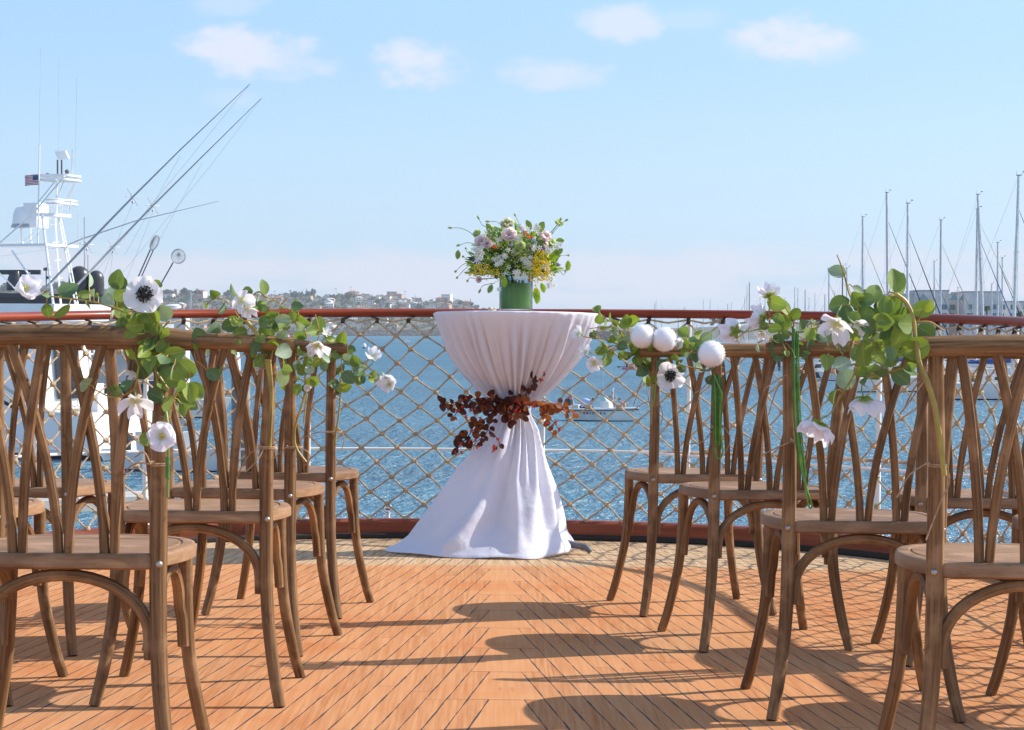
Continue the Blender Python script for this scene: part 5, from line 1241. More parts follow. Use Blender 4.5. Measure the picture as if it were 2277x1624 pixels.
for (xa, da, xb, db) in ((1640, 420, 2300, 205),):
    a_, b_ = WZ(xa, da, WATER), WZ(xb, db, WATER); n_ = V((b_.y - a_.y, -(b_.x - a_.x), 0)).normalized() * -5
    mb.prism([a_ + n_, b_ + n_, b_ + n_ * 1.4, a_ + n_ * 1.4], (0, 0, 1), .5)
    for k in range(13):
        q = (a_ + n_ * 1.2).lerp(b_ + n_ * 1.2, k / 12); mb.tube([q, q + V((0, 0, 2.6))], .16, 6)
tag(mb.build('floating_dock', simple('dock_concrete', (.38, .36, .33), .9, scale=.5), origin=WZ(1970, 300, WATER), smooth=False), 'grey floating dock with pilings behind the motorboats on the right', 'dock')

# ---- people
SK = simple('sunburnt_skin', (.50, .23, .16), .55, var=.05); SKP = simple('skin', (.42, .24, .17), .55, var=.05); HAIR = simple('dark_hair', (.025, .018, .014), .7)  # SK is the redder skin of the sunburnt figure
SHIRT = simple('pale_blue_shirt', (.42, .50, .78), .8, scale=12); SHGR = simple('grey_shirt', (.30, .31, .33), .8, scale=12); SHORTS = simple('dark_shorts', (.03, .035, .05), .85); CAPM = simple('grey_cap', (.45, .45, .46), .8)
def figure(name, lab, base, rotz, J, skin, hair=True, shirt=None, shorts=None, cap=None, grp=None):
    """J: joints in metres. One continuous body (voxel-merged), clothes and hair over it."""
    th = thing(name, lab, 'person', base, rotz, grp); j = {k: V(v) for k, v in J.items()}
    b_ = MB()
    up = (j['neck'] - j['hip']); b_.tube(spline([j['hip'], j['hip'].lerp(j['neck'], .5) + V(j.get('bow', V((0, 0, 0)))), j['neck']], 4), [.15, .145, .155, .165, .16, .06], 12, flat=.72)
    b_.tube([j['neck'] - up.normalized() * .03, j['head']], [.06, .05], 8); b_.ball(j['head'], (.082, .098, .12), 14, 10)
    fd = V(j.get('face', V((0, -1, 0)))).normalized(); b_.ball(j['head'] + fd * .095 + V((0, 0, -.015)), (.018, .018, .026), 6, 5)
    sd = V((0, 0, 1)).cross(fd)
    for s_ in (-1, 1): b_.ball(j['head'] + sd * s_ * .085, (.02, .025, .032), 6, 5)
    for s_ in 'lr':
        if 'el' + s_ in j:
            b_.tube([j['sh' + s_], j['el' + s_], j['ha' + s_]], [.052, .042, .03], 8); b_.ball(j['ha' + s_], (.04, .045, .05), 8, 6)
            dirh = (j['ha' + s_] - j['el' + s_]).normalized()
            for q in range(5): b_.tube([j['ha' + s_] + V(((q - 2) * .016, 0, 0)), j['ha' + s_] + V(((q - 2) * .02, 0, 0)) + dirh * (.085 - .008 * abs(q - 2))], .011, 5)
            b_.ball(j['sh' + s_], .062, 8, 6)
        if 'kn' + s_ in j:
            b_.tube([j['hip'] + (j['kn' + s_] - j['hip']) * .08 + V((.08 if s_ == 'r' else -.08, 0, 0)), j['kn' + s_], j['fo' + s_]], [.085, .06, .042], 8); b_.ball(j['fo' + s_] + fd * .06, (.05, .12, .04), 8, 5)
    bo_ = b_.build('body', skin, th); md = bo_.modifiers.new('merge', 'REMESH'); md.mode = 'VOXEL'; md.voxel_size = .016; md.use_smooth_shade = True
    if hair:
        h_ = MB(); h_.ball(j['head'] + V((0, 0, .03)) - fd * .02, (.09, .104, .112), 12, 8); h_.build('hair', HAIR, th)
    if cap:
        h_ = MB(); h_.ball(j['head'] + V((0, 0, .05)), (.094, .105, .09), 12, 8); h_.box(j['head'] + fd * .13 + V((0, 0, .05)), (.14, .12, .015)); h_.build('cap', cap, th)
    if shirt:
        h_ = MB(); h_.tube(spline([j['hip'], j['hip'].lerp(j['neck'], .5) + V(j.get('bow', V((0, 0, 0)))), j['neck'] - up.normalized() * .02], 4), [.175, .175, .185, .20, .19, .08], 12, flat=.78)
        for s_ in 'lr':
            if 'el' + s_ in j: h_.tube([j['sh' + s_], j['sh' + s_].lerp(j['el' + s_], .8)], [.08, .065], 8)
        h_.build('shirt', shirt, th)
    if shorts:
        h_ = MB(); h_.ball(j['hip'], (.185, .165, .14), 12, 8)
        for s_ in 'lr':
            if 'kn' + s_ in j: h_.tube([j['hip'] + V((.08 if s_ == 'r' else -.08, 0, 0)), j['hip'].lerp(j['kn' + s_], .85)], [.11, .085], 8)
        h_.build('shorts', shorts, th)
    return th
# ---- skiff with three people
sd_ = WD(936); sp_ = WZ(1338, sd_, WATER); sh_ = R(-24)
skf = thing('motor_skiff', 'open white motor skiff carrying three people, seen through the net right of the tablecloth', 'motorboat', sp_, sh_)
mb = MB(); hull(mb, 5.0, 1.9, .78, 1.2, .16, tr=.93)
mb.build('hull', [simple('skiff_hull', (.60, .66, .65), .4, scale=1), BOOT, HW], skf)
mb = MB()
for s_ in (-1, 1):
    pts = []
    for i in range(15):
        q = i / 14; hb = 1.9 / 2 * (.93 + .07 * math.sin(math.pi * min(q * 1.6, .5))) * (1 - max(0, (q - .45) / .55) ** 2.2); pts.append(V((5.0 * q - 2.5 + .06 * 5 * 1.2 * q ** 3, s_ * (max(hb, .01) + .01), .78 * (1 + .16 * q * q) - .05)))
    mb.tube(pts, .035, 6)
mb.build('rub_rail', BOOT, skf)
mb = MB()
for s_ in (-1, 1):
    pts = [V((5.0 * q - 2.5 + .36 * q ** 3, s_ * .95 * (1 - max(0, (q - .45) / .55) ** 2.2) * .96, .78 * (1 + .16 * q * q) + .07)) for q in [i / 14 for i in range(15)]]
    mb.tube(pts, .06, 6)
mb.build('gunwale', HW, skf)
mb = MB(); mb.prism([(.1, -.4, .8), (.75, -.38, .8), (.75, .38, .8), (.1, .4, .8)], (-.1, 0, 1), .62); cs = mb.build('console', HW, skf, smooth=False)
mb = MB(); mb.add([(.55, -.4, 1.42), (.55, .4, 1.42), (.3, .36, 1.8), (.3, -.36, 1.8)], [(0, 1, 2, 3)]); mb.build('windscreen', simple('hazy_perspex', (.5, .55, .58), .2), cs, smooth=False)
mb = MB(); mb.prism([(-2.85, -.26, 1.0), (-2.35, -.26, 1.0), (-2.35, -.22, 1.5), (-2.5, -.2, 1.6), (-2.8, -.22, 1.5)], (0, 1, 0), .46); mb.box((-2.62, 0, .6), (.2, .16, .9)); mb.build('outboard', OUTB, skf)
mb = MB(); mb.tube([(.2, -.2, .9), (.2, -.2, 3.6)], .009, 4); mb.tube([(1.0, -.2, .9), (.98, -.2, 2.3)], .02, 5); mb.ball((.98, -.2, 2.34), .07, 8, 6); mb.build('antenna', HW, skf)
mb = MB(); mb.tube([(-2.4, .75, .8), (-2.75, .8, 2.1)], .02, 5); fl = mb.build('flag_pole', HW, skf)
mb = MB(); [mb.add([(-2.66 - q * .12, .8, 1.95 - .10 * q - .02 * k), (-2.66 - (q + 1) * .12, .8, 1.95 - .10 * (q + 1) - .02 * k), (-2.62 - (q + 1) * .12, .8, 1.89 - .10 * (q + 1) - .09 * (k + 1)), (-2.62 - q * .12, .8, 1.89 - .10 * q - .09 * (k + 1))], [(0, 1, 2, 3)], k % 2) for q in range(5) for k in range(5)]; mb.build('flag', [simple('flag_red', (.45, .03, .04), .8), simple('flag_white', (.7, .7, .7), .8)], fl, smooth=False)
mb = MB(); [mb.box((-.75 + .24 * k, -.965, .58), (w_, .03, .15), None, mt) for k, w_, mt in ((-1, .12, 1), (0, .18, 0), (1, .07, 1), (2, .13, 1), (3.2, .13, 1), (4.4, .12, 1), (5.6, .1, 1))]; mb.build('registration_marks', [simple('reg_red', (.35, .06, .06), .7), simple('reg_dark', (.12, .12, .15), .7)], skf, smooth=False)
mb = MB(); mb.box((-1.9, -.1, .98), (.5, .7, .34)); mb.box((-2.25, -.35, .95), (.22, .5, .26)); mb.build('stern_lockers', DKC, skf, smooth=False)
mrot = Matrix.Rotation(sh_, 3, 'Z')
def onskiff(x, y, z): return sp_ + mrot @ V((x, y, z))
figure('person', 'person in a pale blue shirt bent over at the stern of the skiff', onskiff(-1.15, -.35, .72), 0, dict(hip=(-.25, 0, .28), neck=(.38, -.08, .72), bow=(-.16, 0, .24), head=(.58, -.14, .80), face=(.7, -.5, -.5), shl=(.25, .18, .62), ell=(.42, .2, .35), hal=(.6, .1, .16), shr=(.25, -.2, .62), elr=(.45, -.26, .36), har=(.62, -.2, .16), knl=(.1, .15, .12), fol=(.0, .2, -.15), knr=(.12, -.18, .12), **{'for': (.0, -.2, -.15)}), SKP, True, SHIRT, SHORTS)
figure('person', 'person in a grey cap standing behind the console of the skiff', onskiff(.62, .55, .45), 0, dict(hip=(0, 0, .9), neck=(0, 0, 1.42), head=(0, -.02, 1.63), face=(.3, -1, 0), shl=(-.19, 0, 1.36), ell=(-.25, -.08, 1.1), hal=(-.12, -.25, 1.0), shr=(.19, 0, 1.36), elr=(.25, -.08, 1.1), har=(.12, -.25, 1.0), knl=(-.1, -.03, .48), fol=(-.1, 0, .06), knr=(.1, -.03, .48), **{'for': (.1, 0, .06)}), SKP, False, SHGR, SHORTS, CAPM)
figure('person', 'shirtless sunburnt person leaning forward at the bow of the skiff', onskiff(1.75, -.15, .62), 0, dict(hip=(.1, 0, .25), neck=(-.16, -.06, .78), bow=(.08, 0, .1), head=(-.32, -.1, .92), face=(-.7, -.5, -.4), shl=(-.1, .17, .72), ell=(-.22, .2, .45), hal=(-.3, .12, .22), shr=(-.1, -.2, .72), elr=(-.14, -.24, .44), har=(-.16, -.24, .2), knl=(-.25, .15, .22), fol=(-.25, .16, -.1), knr=(-.22, -.16, .22), **{'for': (-.25, -.18, -.1)}), SK, True, None, SHORTS)
# kayaker
kd = WD(822); kp = WZ(1402, kd, WATER)
kay = thing('kayak', 'pink kayak far out beneath the white pompons', 'kayak', kp, 0); mb = MB(); hull(mb, 2.9, .6, .35, 1.0, .1, tr=.2); mb.build('hull', [simple('pink_plastic', (.65, .12, .22), .4), simple('pink_bottom', (.5, .1, .16), .4), simple('pink_deck', (.6, .12, .2), .5)], kay)
mb = MB(); mb.tube([(-2.0, -.1, .45), (.9, -.3, .55)], .04, 5); mb.box((-2.0, -.1, .45), (.5, .05, .2)); pd = mb.build('paddle', BOOT); pd.location = kp; tag(pd, 'black paddle held across the pink kayak', 'paddle')
figure('person', 'small dark clad person sitting in the pink kayak', kp + V((-.6, 0, .1)), 0, dict(hip=(0, 0, .3), neck=(0, -.02, 1.25), head=(0, -.04, 1.55), face=(0, -1, 0), shl=(-.24, 0, 1.15), ell=(-.4, -.15, .8), hal=(-.3, -.2, .42), shr=(.24, 0, 1.15), elr=(.4, -.15, .8), har=(.3, -.2, .45)), SKP, True, SHORTS, None)
# dinghies, buoy, a small launch
for (x, y, lab) in ((896, 762, 'tiny white sailed dinghy far left of the table, left of a pair'), (905, 760, 'tiny white sailed dinghy far left of the table, right of a pair')):
    d = WD(y); p = WZ(x, d, WATER); th = thing('sailing_dinghy', lab, 'dinghy', p, .3, 'dinghies sailing in the bay')
    mb = MB(); hull(mb, 3.2, 1.2, .4); mb.build('hull', [HW, BOOT, DKC], th); mb = MB(); mb.add([(.4, 0, .5), (-1.2, .1, .7), (.3, 0, 3.4), (-.4, .12, 1.6)], [(0, 1, 3), (0, 3, 2), (1, 2, 3)]); mb.build('sail', CANV['white'], th); mb = MB(); mb.tube([(.4, 0, .4), (.3, 0, 3.5)], .04, 5); mb.build('mast', ALU, th)
d = WD(775); p = WZ(810, d, WATER); by = thing('mooring_buoy', 'white mooring buoy with a dark base far beyond the net', 'buoy', p); mb = MB(); mb.lathe([(.5, 0), (.75, .4), (.8, 1.0), (.5, 1.7), (.1, 2.0)], n=12); mb.build('float', HW, by); mb = MB(); mb.lathe([(.7, -.1), (.8, .25), (.7, .5)], n=12); mb.build('base_band', BOOT, by)
launch(1277, 0, WD(795), 3.6, 2.4, 'small dark launch far off right of the tablecloth', HN, 'small_launch', None)

# ================================================================ SPORT-FISHING YACHT (left)
YD = 100.0; YA = R(28); YO = WZ(188, YD, WATER)
yr_ = Matrix.Rotation(-YA, 3, 'Z')                     # local +x = aft (to the right, towards us), +y = far side
ya = thing('fishing_yacht', 'big white sport fishing yacht with tower, outriggers and flag moored at the left', 'yacht', YO)
ya['label'] = 'big white sport fishing yacht with a lookout tower moored at the left'
def yl(u, v, z): return yr_ @ V((u, v, z))
def yp(x, y, v=2.3):                                   # yacht-local point seen at photo x, y on the plane v across the boat
    d = ray(x, y); n = yr_ @ V((0, 1, 0)); o = YO + n * v - EYE; s_ = o.dot(n) / d.dot(n); return EYE + d * s_ - YO
YW = simple('yacht_white', (.86, .85, .84), .6, var=.03, scale=.6); YPIPE = simple('white_tower_pipe', (.86, .85, .84), .35, var=.04)
def panel(mb, poly, v0, v1, mat=0):
    n = yr_ @ V((0, 1, 0)); mb.prism([yr_ @ V((u, v0, z)) for u, z in poly], n, v1 - v0, mat)
mb = MB()
# hull: side profile extruded, narrowing to the bow
st = []
for i in range(15):
    q = i / 14; u = 1.0 - 19.0 * q; hb = 2.55 * (1 - max(0, (q - .35) / .65) ** 2); hb = max(.02, hb); hz = 2.3 + 2.0 * smooth(.18, .5, q) + .8 * q
    st.append([yl(u - .9 * 0, 2.55 - hb * .8, -.5), yl(u - .1, 2.55 - hb * .94, .25), yl(u - .5 * (i == 0), 2.55 - hb, hz), yl(u - .5 * (i == 0), 2.55 + hb, hz), yl(u - .1, 2.55 + hb * .94, .25), yl(u, 2.55 + hb * .8, -.5)])
for k, mt in ((0, 1), (1, 0), (2, 2), (3, 0), (4, 1)):
    mb.add([s_[k] for s_ in st] + [s_[k + 1] for s_ in st], [(i, i + 1, 16 + i, 15 + i) for i in range(14)], mt)
mb.add(st[0], [tuple(range(6))], 0)
mb.build('hull', [YW, BOOT, DKC], ya, sharp=30)
mb = MB()
for s_ in (2, 3):
    mb.tube([st[i][s_] + V((0, 0, -.05)) for i in range(15)], .07, 6)
mb.tube([st[i][1].lerp(st[i][2], .10) for i in range(15)], .05, 5)
mb.build('rub_rail', YW, ya)
mb = MB(); mb.tube([st[i][1].lerp(st[i][2], .80) for i in range(4, 14)], .09, 5); mb.build('hull_window_band', TINT, ya)
mb = MB(); panel(mb, [(-3.2, 2.3), (-3.6, 6.9), (-15.2, 6.9), (-16.2, 4.6), (-16.2, 2.6)], .5, 4.6); mb.build('deckhouse', YW, ya, smooth=False)
mb = MB(); panel(mb, [(-4.4, 5.2), (-4.6, 6.3), (-14.0, 6.3), (-14.8, 5.2)], .46, .50); panel(mb, [(-4.4, 5.2), (-4.6, 6.3), (-14.0, 6.3), (-14.8, 5.2)], 4.6, 4.64); mb.build('side_window', TINT, ya, smooth=False)
mb = MB(); panel(mb, [(-3.0, 6.95), (-2.4, 7.05), (-2.2, 7.9), (-10.8, 8.0), (-13.0, 7.05)], .3, 4.8); mb.build('flybridge', YW, ya, smooth=False)
mb = MB(); panel(mb, [(-3.1, 3.0), (-3.3, 5.9), (-3.35, 5.9), (-3.15, 3.0)], 1.6, 3.4); mb.build('aft_door', TINT, ya, smooth=False)
mb = MB()
for v in (3.5, 3.95): mb.tube([yl(-2.4, v, 2.4), yl(-2.9, v, 7.4)], .05, 6)
for k in range(9): mb.tube([yl(-2.45 - .055 * k, 3.5, 2.8 + .5 * k), yl(-2.45 - .055 * k, 3.95, 2.8 + .5 * k)], .035, 5)
mb.build('ladder', YPIPE, ya)
mb = MB(); mb.box(yl(1.35, 2.5, .55), (1.0, 4.4, .14), yr_); mb.build('swim_platform', YW, ya, smooth=False)
mb = MB(); mb.box(yl(-1.2, 2.5, 2.75), (1.0, 1.3, 1.0), yr_); mb.box(yl(-1.35, 2.5, 3.4), (.2, 1.0, .8), yr_); mb.build('fighting_chair', YW, ya)
# pipes of the tower, read off the photograph on three planes across the boat
def pipe(mb, pts, rad, n=6): mb.tube([yp(*q) for q in pts], rad * .8, n)
NEAR, MIDV, FARV = .6, 2.4, 4.3
mb = MB(); pipe(mb, [(-30, 575, NEAR), (144, 549, NEAR)], .01)
hn = [yp(-40, 549, NEAR), yp(100, 547, NEAR), yp(100, 547, NEAR) + yl(0, 2.6, 0), yp(-40, 549, NEAR) + yl(0, 2.6, 0)]
mb.prism(hn, (0, 0, 1), .13); mb.build('hardtop', YW, ya, smooth=False)
tw = MB()
for pts, rad in (([(93, 474, NEAR), (107, 585, NEAR), (121, 697, NEAR)], .085), ([(122, 474, FARV), (128, 590, FARV), (137, 697, FARV)], .075), ([(129, 480, MIDV), (150, 585, MIDV), (172, 700, MIDV)], .06), ([(134, 480, FARV), (156, 585, FARV), (178, 700, FARV)], .05),
                 ([(27, 558, NEAR), (84, 640, NEAR)], .07), ([(-20, 700, NEAR), (-8, 600, NEAR), (36, 645, NEAR)], .05), ([(-6, 545, NEAR), (73, 476, NEAR), (143, 392, NEAR)], .055), ([(52, 552, FARV), (96, 510, FARV), (134, 474, FARV), (172, 392, FARV)], .045),
                 ([(69, 470, NEAR), (125, 400, NEAR)], .045), ([(126, 395, MIDV), (126, 480, MIDV)], .06), ([(137, 474, FARV), (158, 430, FARV), (174, 394, FARV)], .04), ([(112, 474, MIDV), (146, 395, MIDV)], .045), ([(150, 470, FARV), (154, 442, FARV)], .03), ([(154, 470, NEAR), (158, 445, NEAR)], .03), ([(47, 505, MIDV), (48, 535, MIDV), (56, 549, MIDV)], .055), ([(68, 505, FARV), (68, 535, FARV), (75, 549, FARV)], .055), ([(39, 548, FARV), (112, 486, FARV)], .04)): pipe(tw, pts, rad)
for k in range(5): pipe(tw, [(112 + k * 4.5, 500 + 40 * k, NEAR), (127 + k * 4, 498 + 40 * k, FARV)], .03)
for k in range(9): pipe(tw, [(130 + k * 4.6, 490 + 23 * k, MIDV), (136 + k * 4.6, 490 + 23 * k, FARV)], .025)
tw.build('tower', YPIPE, ya)
def ring(xa, xb, y, hgt, name, thick=.05, solid=False):
    a_, b_ = yp(xa, y, NEAR + .3), yp(xb, y, NEAR + .3); w = yl(0, 1.7, 0); b_ = a_ + (b_ - a_) * (1 - 34 / (xb - xa)); c = (a_ + b_ + w) / 2; ea = (b_ - a_) / 2; eb = w / 2
    lp = [c + ea * math.copysign(abs(math.cos(q)) ** .6, math.cos(q)) + eb * math.copysign(abs(math.sin(q)) ** .6, math.sin(q)) for q in [2 * math.pi * k / 28 for k in range(28)]]
    mb = MB()
    if solid: mb.prism(lp, (0, 0, 1), hgt)
    else: mb.tube(lp + [lp[0]], thick, 6, cap=False)
    mb.build(name, YPIPE if not solid else YW, ya, smooth=not solid)
ring(73, 152, 481, .16, 'tower_floor', solid=True); ring(96, 164, 452, 0, 'tower_rail', .07); ring(96, 163, 444, 0, 'tower_rail', .05); ring(58, 178, 391, .09, 'tower_top', solid=True); ring(70, 176, 399, 0, 'top_coaming', .06)
mb = MB(); q = yp(58, 480, MIDV); mb.lathe([(.62, -.55), (.72, -.45), (.66, .1), (.55, .38), (.3, .52), (.0, .55)], q, 16); rd = mb.build('covered_radar', YW, ya)  # covered radar dome by the tower
mb = MB(); mb.lathe([(.8, -.62), (.74, -.46)], q, 16); mb.build('skirt', HG, rd)
mb = MB(); mb.box(yp(80, 480, MIDV), (.9, .9, 1.3), yr_); mb.build('helm_pod', YW, ya)
mb = MB(); a_ = [yp(121, 337, MIDV), yp(145, 337, MIDV), yp(153, 355, MIDV), yp(129, 355, MIDV)]; mb.prism(a_, yl(0, .3, .25), .3); mb.build('satellite_panel', YW, ya, smooth=False)
mb = MB(); pipe(mb, [(128, 356, MIDV), (128, 392, MIDV)], .06); pipe(mb, [(137, 356, MIDV), (137, 390, MIDV)], .06); mb.ball(yp(149, 382, MIDV), .12, 8, 6); mb.ball(yp(106, 390, MIDV), .13, 8, 6); mb.build('panel_post', ALUD, ya)
for pts, rad in (([(84, 546, NEAR), (86, 430, NEAR), (88, 322, NEAR)], .05), ([(88, 322, NEAR), (90, 105, NEAR)], .013), ([(131, 337, MIDV), (131, 128, MIDV)], .012), ([(167, 372, MIDV), (169, 280, MIDV), (171, 173, MIDV)], .014), ([(160, 388, MIDV), (161, 333, MIDV)], .035), ([(172, 560, FARV), (174, 475, FARV)], .02)):
    mb = MB(); pipe(mb, pts, rad); mb.build('antenna', YPIPE if rad > .04 else ALU, ya)
# outriggers
for pts, rad in (([(90, 652, NEAR), (193, 543.7, NEAR), (295, 438.5, NEAR - .2), (400, 334, NEAR - .4), (556, 186.6, NEAR - .8)], .062), ([(155, 652, FARV), (251, 549.5, FARV), (340, 457.5, FARV), (450, 348, FARV), (582, 218, FARV)], .062), ([(137, 551, MIDV), (181, 532, MIDV), (300, 492, MIDV), (486, 448, MIDV)], .040)):
    mb = MB(); w = [yp(*q) for q in pts]; mb.tube(w, [rad, rad, rad * .8, rad * .55, rad * .25], 7); og = mb.build('outrigger', simple('outrigger_alloy', (.42, .42, .43), .45, .2), ya)
    if rad > .05:
        for k in (1, 2):
            mb = MB(); dv = (w[k] - w[k - 1]).normalized(); pr = dv.cross(yr_ @ V((0, 1, 0))).normalized(); n_ = yr_ @ V((0, 1, 0))
            mb.tube([w[k] - pr * .55, w[k], w[k] + pr * .55], .028, 5); mb.tube([w[k] - n_ * .55, w[k] + n_ * .55], .028, 5); mb.ball(w[k] + V((0, 0, -.25)), .07, 6, 5); mb.build('spreader_cross', ALU, og)
        mb = MB()
        for k in (1, 2, 3): mb.tube([w[k] + V((0, 0, -.3)), w[k].lerp(w[0], .5) + V((.8, 0, -1.6))], .006, 3, cap=False)
        mb.tube([w[4], w[3] + V((.4, 0, -.5)), w[0] + V((1.6, 0, -.4))], .006, 3, cap=False); mb.build('halyard', WIRE, og)
# flag
fr_, fw_, fb_ = simple('flag_red', (.45, .03, .04), .8), simple('flag_white', (.7, .7, .7), .8), simple('flag_blue', (.03, .05, .16), .8)
c0 = yp(84.5, 388.5, NEAR - .1); n_ = yr_ @ V((0, 1, 0)); uu = yr_ @ V((-1, 0, 0)); FW, FH = 38 * 100 / F, 23 * 100 / F
def fpt(a, e): return c0 + uu * (a * FW * 1.1) + V((0, 0, -e * FH - .05 * a * FH)) + n_ * (.07 * math.sin(a * 7 + e * 1.5) * (.3 + a))
mb = MB(); n1_ = 16
for k in range(13):
    for i in range(n1_):
        a_, b_ = i / n1_, (i + 1) / n1_
        mt = 2 if (k < 7 and b_ <= .42) else (0 if k % 2 == 0 else 1)
        mb.add([fpt(a_, k / 13), fpt(b_, k / 13), fpt(b_, (k + 1) / 13), fpt(a_, (k + 1) / 13)], [(0, 1, 2, 3)], mt)
for i in range(5):
    for k in range(4):
        q = fpt(.05 + .075 * i, .06 + .125 * k) - n_ * .012; s_ = .014; mb.add([q + uu * s_, q + V((0, 0, s_)), q - uu * s_, q - V((0, 0, s_))], [(0, 1, 2, 3)], 1)
fl = mb.build('flag', [fr_, fw_, fb_], smooth=False, origin=YO + c0 - (YO + c0)); fl.location = YO
tag(fl, 'American flag with stars and stripes flying from the yacht tower antenna', 'flag')
# landing nets on poles, standing in the cockpit
for (pts, c, rx, ry, lab, tw_) in (([(304, 624), (334, 556)], (344, 540), 9, 18, 'landing net with a narrow tilted hoop on a black pole above the nearest anemone', .8), ([(345, 655), (351, 644), (385, 584)], (397, 570), 15, 16, 'round mesh landing net on a thin black pole, right of the tilted one', .1)):
    b0_ = yp(*pts[0], NEAR); nt_ = thing('landing_net', lab, 'landing net', YO + b0_, 0, 'landing nets standing on the yacht')
    mb = MB(); e = yp(*pts[-1], NEAR); q0 = b0_ + (b0_ - e).normalized() * 3.0; mb.tube([q0 - b0_, e - b0_], .035, 6)
    if tw_ > .5: mb.tube([q0 - b0_ + V((.12, .1, 0)), e - b0_ + V((.14, .1, .0))], .03, 6)
    mb.build('pole', ALUD, nt_)
    cc = yp(*c, NEAR) - b0_; dv = (e - q0).normalized(); sdv = V((1, .3 + tw_, -dv.x / max(.1, dv.z))).normalized(); s_ = YD / F
    lp = [cc + dv * ry * s_ * math.sin(a) + sdv * rx * s_ * math.cos(a) for a in [2 * math.pi * k / 24 for k in range(25)]]
    mb = MB(); mb.tube(lp, .035, 5, cap=False); mb.build('hoop', ALU, nt_)
    mb = MB(); bk = dv.cross(sdv).normalized() * .25
    for f_ in (.8, .55, .3): mb.tube([cc + (p - cc) * f_ + bk * (1 - f_) for p in lp], .008, 3, cap=False)
    for k in range(0, 24): mb.tube([lp[k], cc + (lp[k] - cc) * .5 + bk * .6, cc + bk], .008, 3, cap=False)
    mb.build('mesh_bag', simple('net_mesh', (.55, .52, .48), .8), nt_)
# ---- dark yacht behind with black radar domes
dk = thing('dark_yacht', 'dark superstructure of a second yacht with black domes behind the white one', 'yacht', WZ(150, 135, WATER), 0)
s_ = 135 / F; dkz = lambda y: (737 - y) * s_ + 6.5
DKG = simple('dark_grey_gelcoat', (.045, .048, .055), .3, scale=.5)
def dkb(mb, xa, xb, ya_, yb, dy, th_): mb.box((((xa + xb) / 2 - 150) * s_, dy + th_ / 2, (dkz(ya_) + dkz(yb)) / 2), ((xb - xa) * s_, th_, dkz(ya_) - dkz(yb)))
mb = MB(); hull(mb, 11.5, 6.0, 2.6); hb_ = mb.build('hull', [HN, BOOT, DKC], dk)
mb = MB(); mb.prism([((x - 150) * s_, 0, dkz(y)) for x, y in ((-140, 700), (330, 700), (322, 690), (290, 668), (240, 655), (-140, 650))], (0, 1, 0), 4.4); mb.build('superstructure', DKG, dk, smooth=False)
mb = MB(); mb.prism([((x - 150) * s_, -.05, dkz(y)) for x, y in ((-120, 683), (250, 683), (232, 664), (-120, 660))], (0, 1, 0), .06); mb.build('window_band', TINT, dk, smooth=False)
mb = MB(); mb.prism([((x - 150) * s_, -.3, dkz(y)) for x, y in ((-140, 712), (345, 712), (352, 700), (-140, 690))], (0, 1, 0), 5); mb.build('side_deck', HG, dk, smooth=False)
mb = MB(); mb.box(((150 - 150) * s_, 2, 4.0), (13, 4.6, 6.0)); mb.build('lower_house', HG, dk, smooth=False)
DOME = simple('black_dome', (.045, .042, .043), .35, scale=1)
for x, y, rx, ry in ((166, 620, 24, 30), (204, 626, 18, 26)):
    mb = MB(); c = V(((x - 150) * s_, 1.5, dkz(y))); a = rx * s_; mb.lathe([(a * .95, -ry * s_ * 1.1), (a, -.2), (a * .98, .15)] + [(a * math.cos(q), .15 + (ry * s_ - .15) * math.sin(q)) for q in [math.pi / 2 * k / 7 for k in range(1, 8)]], c, 20); mb.build('radar_dome', DOME, dk)
for xx, y1_ in ((174, 480), (182, 565)): mb = MB(); mb.tube([((xx - 150) * s_, 2, dkz(600)), ((xx - 150) * s_, 2, dkz(y1_))], .02, 4); mb.build('aerial', ALUD, dk)
mb = MB(); mb.tube([((88 - 150) * s_, 2, dkz(655)), ((88 - 150) * s_, 2, dkz(592))], .04, 4); mb.box(((86 - 150) * s_, 2, dkz(597)), (.25, .1, .2)); mb.box(((92 - 150) * s_, 2, dkz(616)), (.15, .1, .2)); mb.build('camera_mast', ALUD, dk)
mb = MB(); mb.box(((8 - 150) * s_, 1.8, dkz(604)), (4.2, .3, .32)); mb.lathe([(.6, 0), (.65, .5), (.35, 1.3)], ((20 - 150) * s_, 1.8, dkz(645)), 12); mb.build('radar_scanner', DKG, dk)
# ---- white boat nose, liferaft canister, mast with radome
p3 = thing('pilot_boat', 'white boat with a round radome seen between the anemone and the left rail', 'motorboat', WZ(385, 150, WATER), 0); s_ = 150 / F
mb = MB(); hull(mb, 7.5, 2.8, 1.2); mb.build('hull', [HW, BOOT, DKC], p3)
mb = MB(); zt = (737 - 697) * s_ + 6.5; mb.box((-.2, 0, zt / 2 + .2), (2.6, 2.0, zt - 1)); mb.build('wheelhouse', HW, p3, smooth=False)
mb = MB(); mb.lathe([(.5, 0), (.62, .08), (.62, .22), (.4, .34), (0, .36)], (0, 0, (737 - 687) * s_ + 6.5), 14); mb.tube([(0, 0, zt - .5), (0, 0, zt + .4)], .3, 8); mb.build('radome', HW, p3)
p4 = thing('white_mast', 'white tapered sail or mast above the left rail between two palms', 'mast', WZ(416, 700, WATER), 0); s_ = 700 / F
mb = MB(); z1 = (737 - 648) * s_ + 6.5; mb.prism([(-.5, 0, 0), (1.1, 0, 0), (1.6, 0, z1 * .95), (1.2, 0, z1)], (0, 1, 0), .2); mb.build('sail', CANV['white'], p4, smooth=False); mb = MB(); mb.tube([(1.25, .1, 0), (1.4, .1, z1 + .4)], .09, 6); mb.build('pole', ALUW, p4)
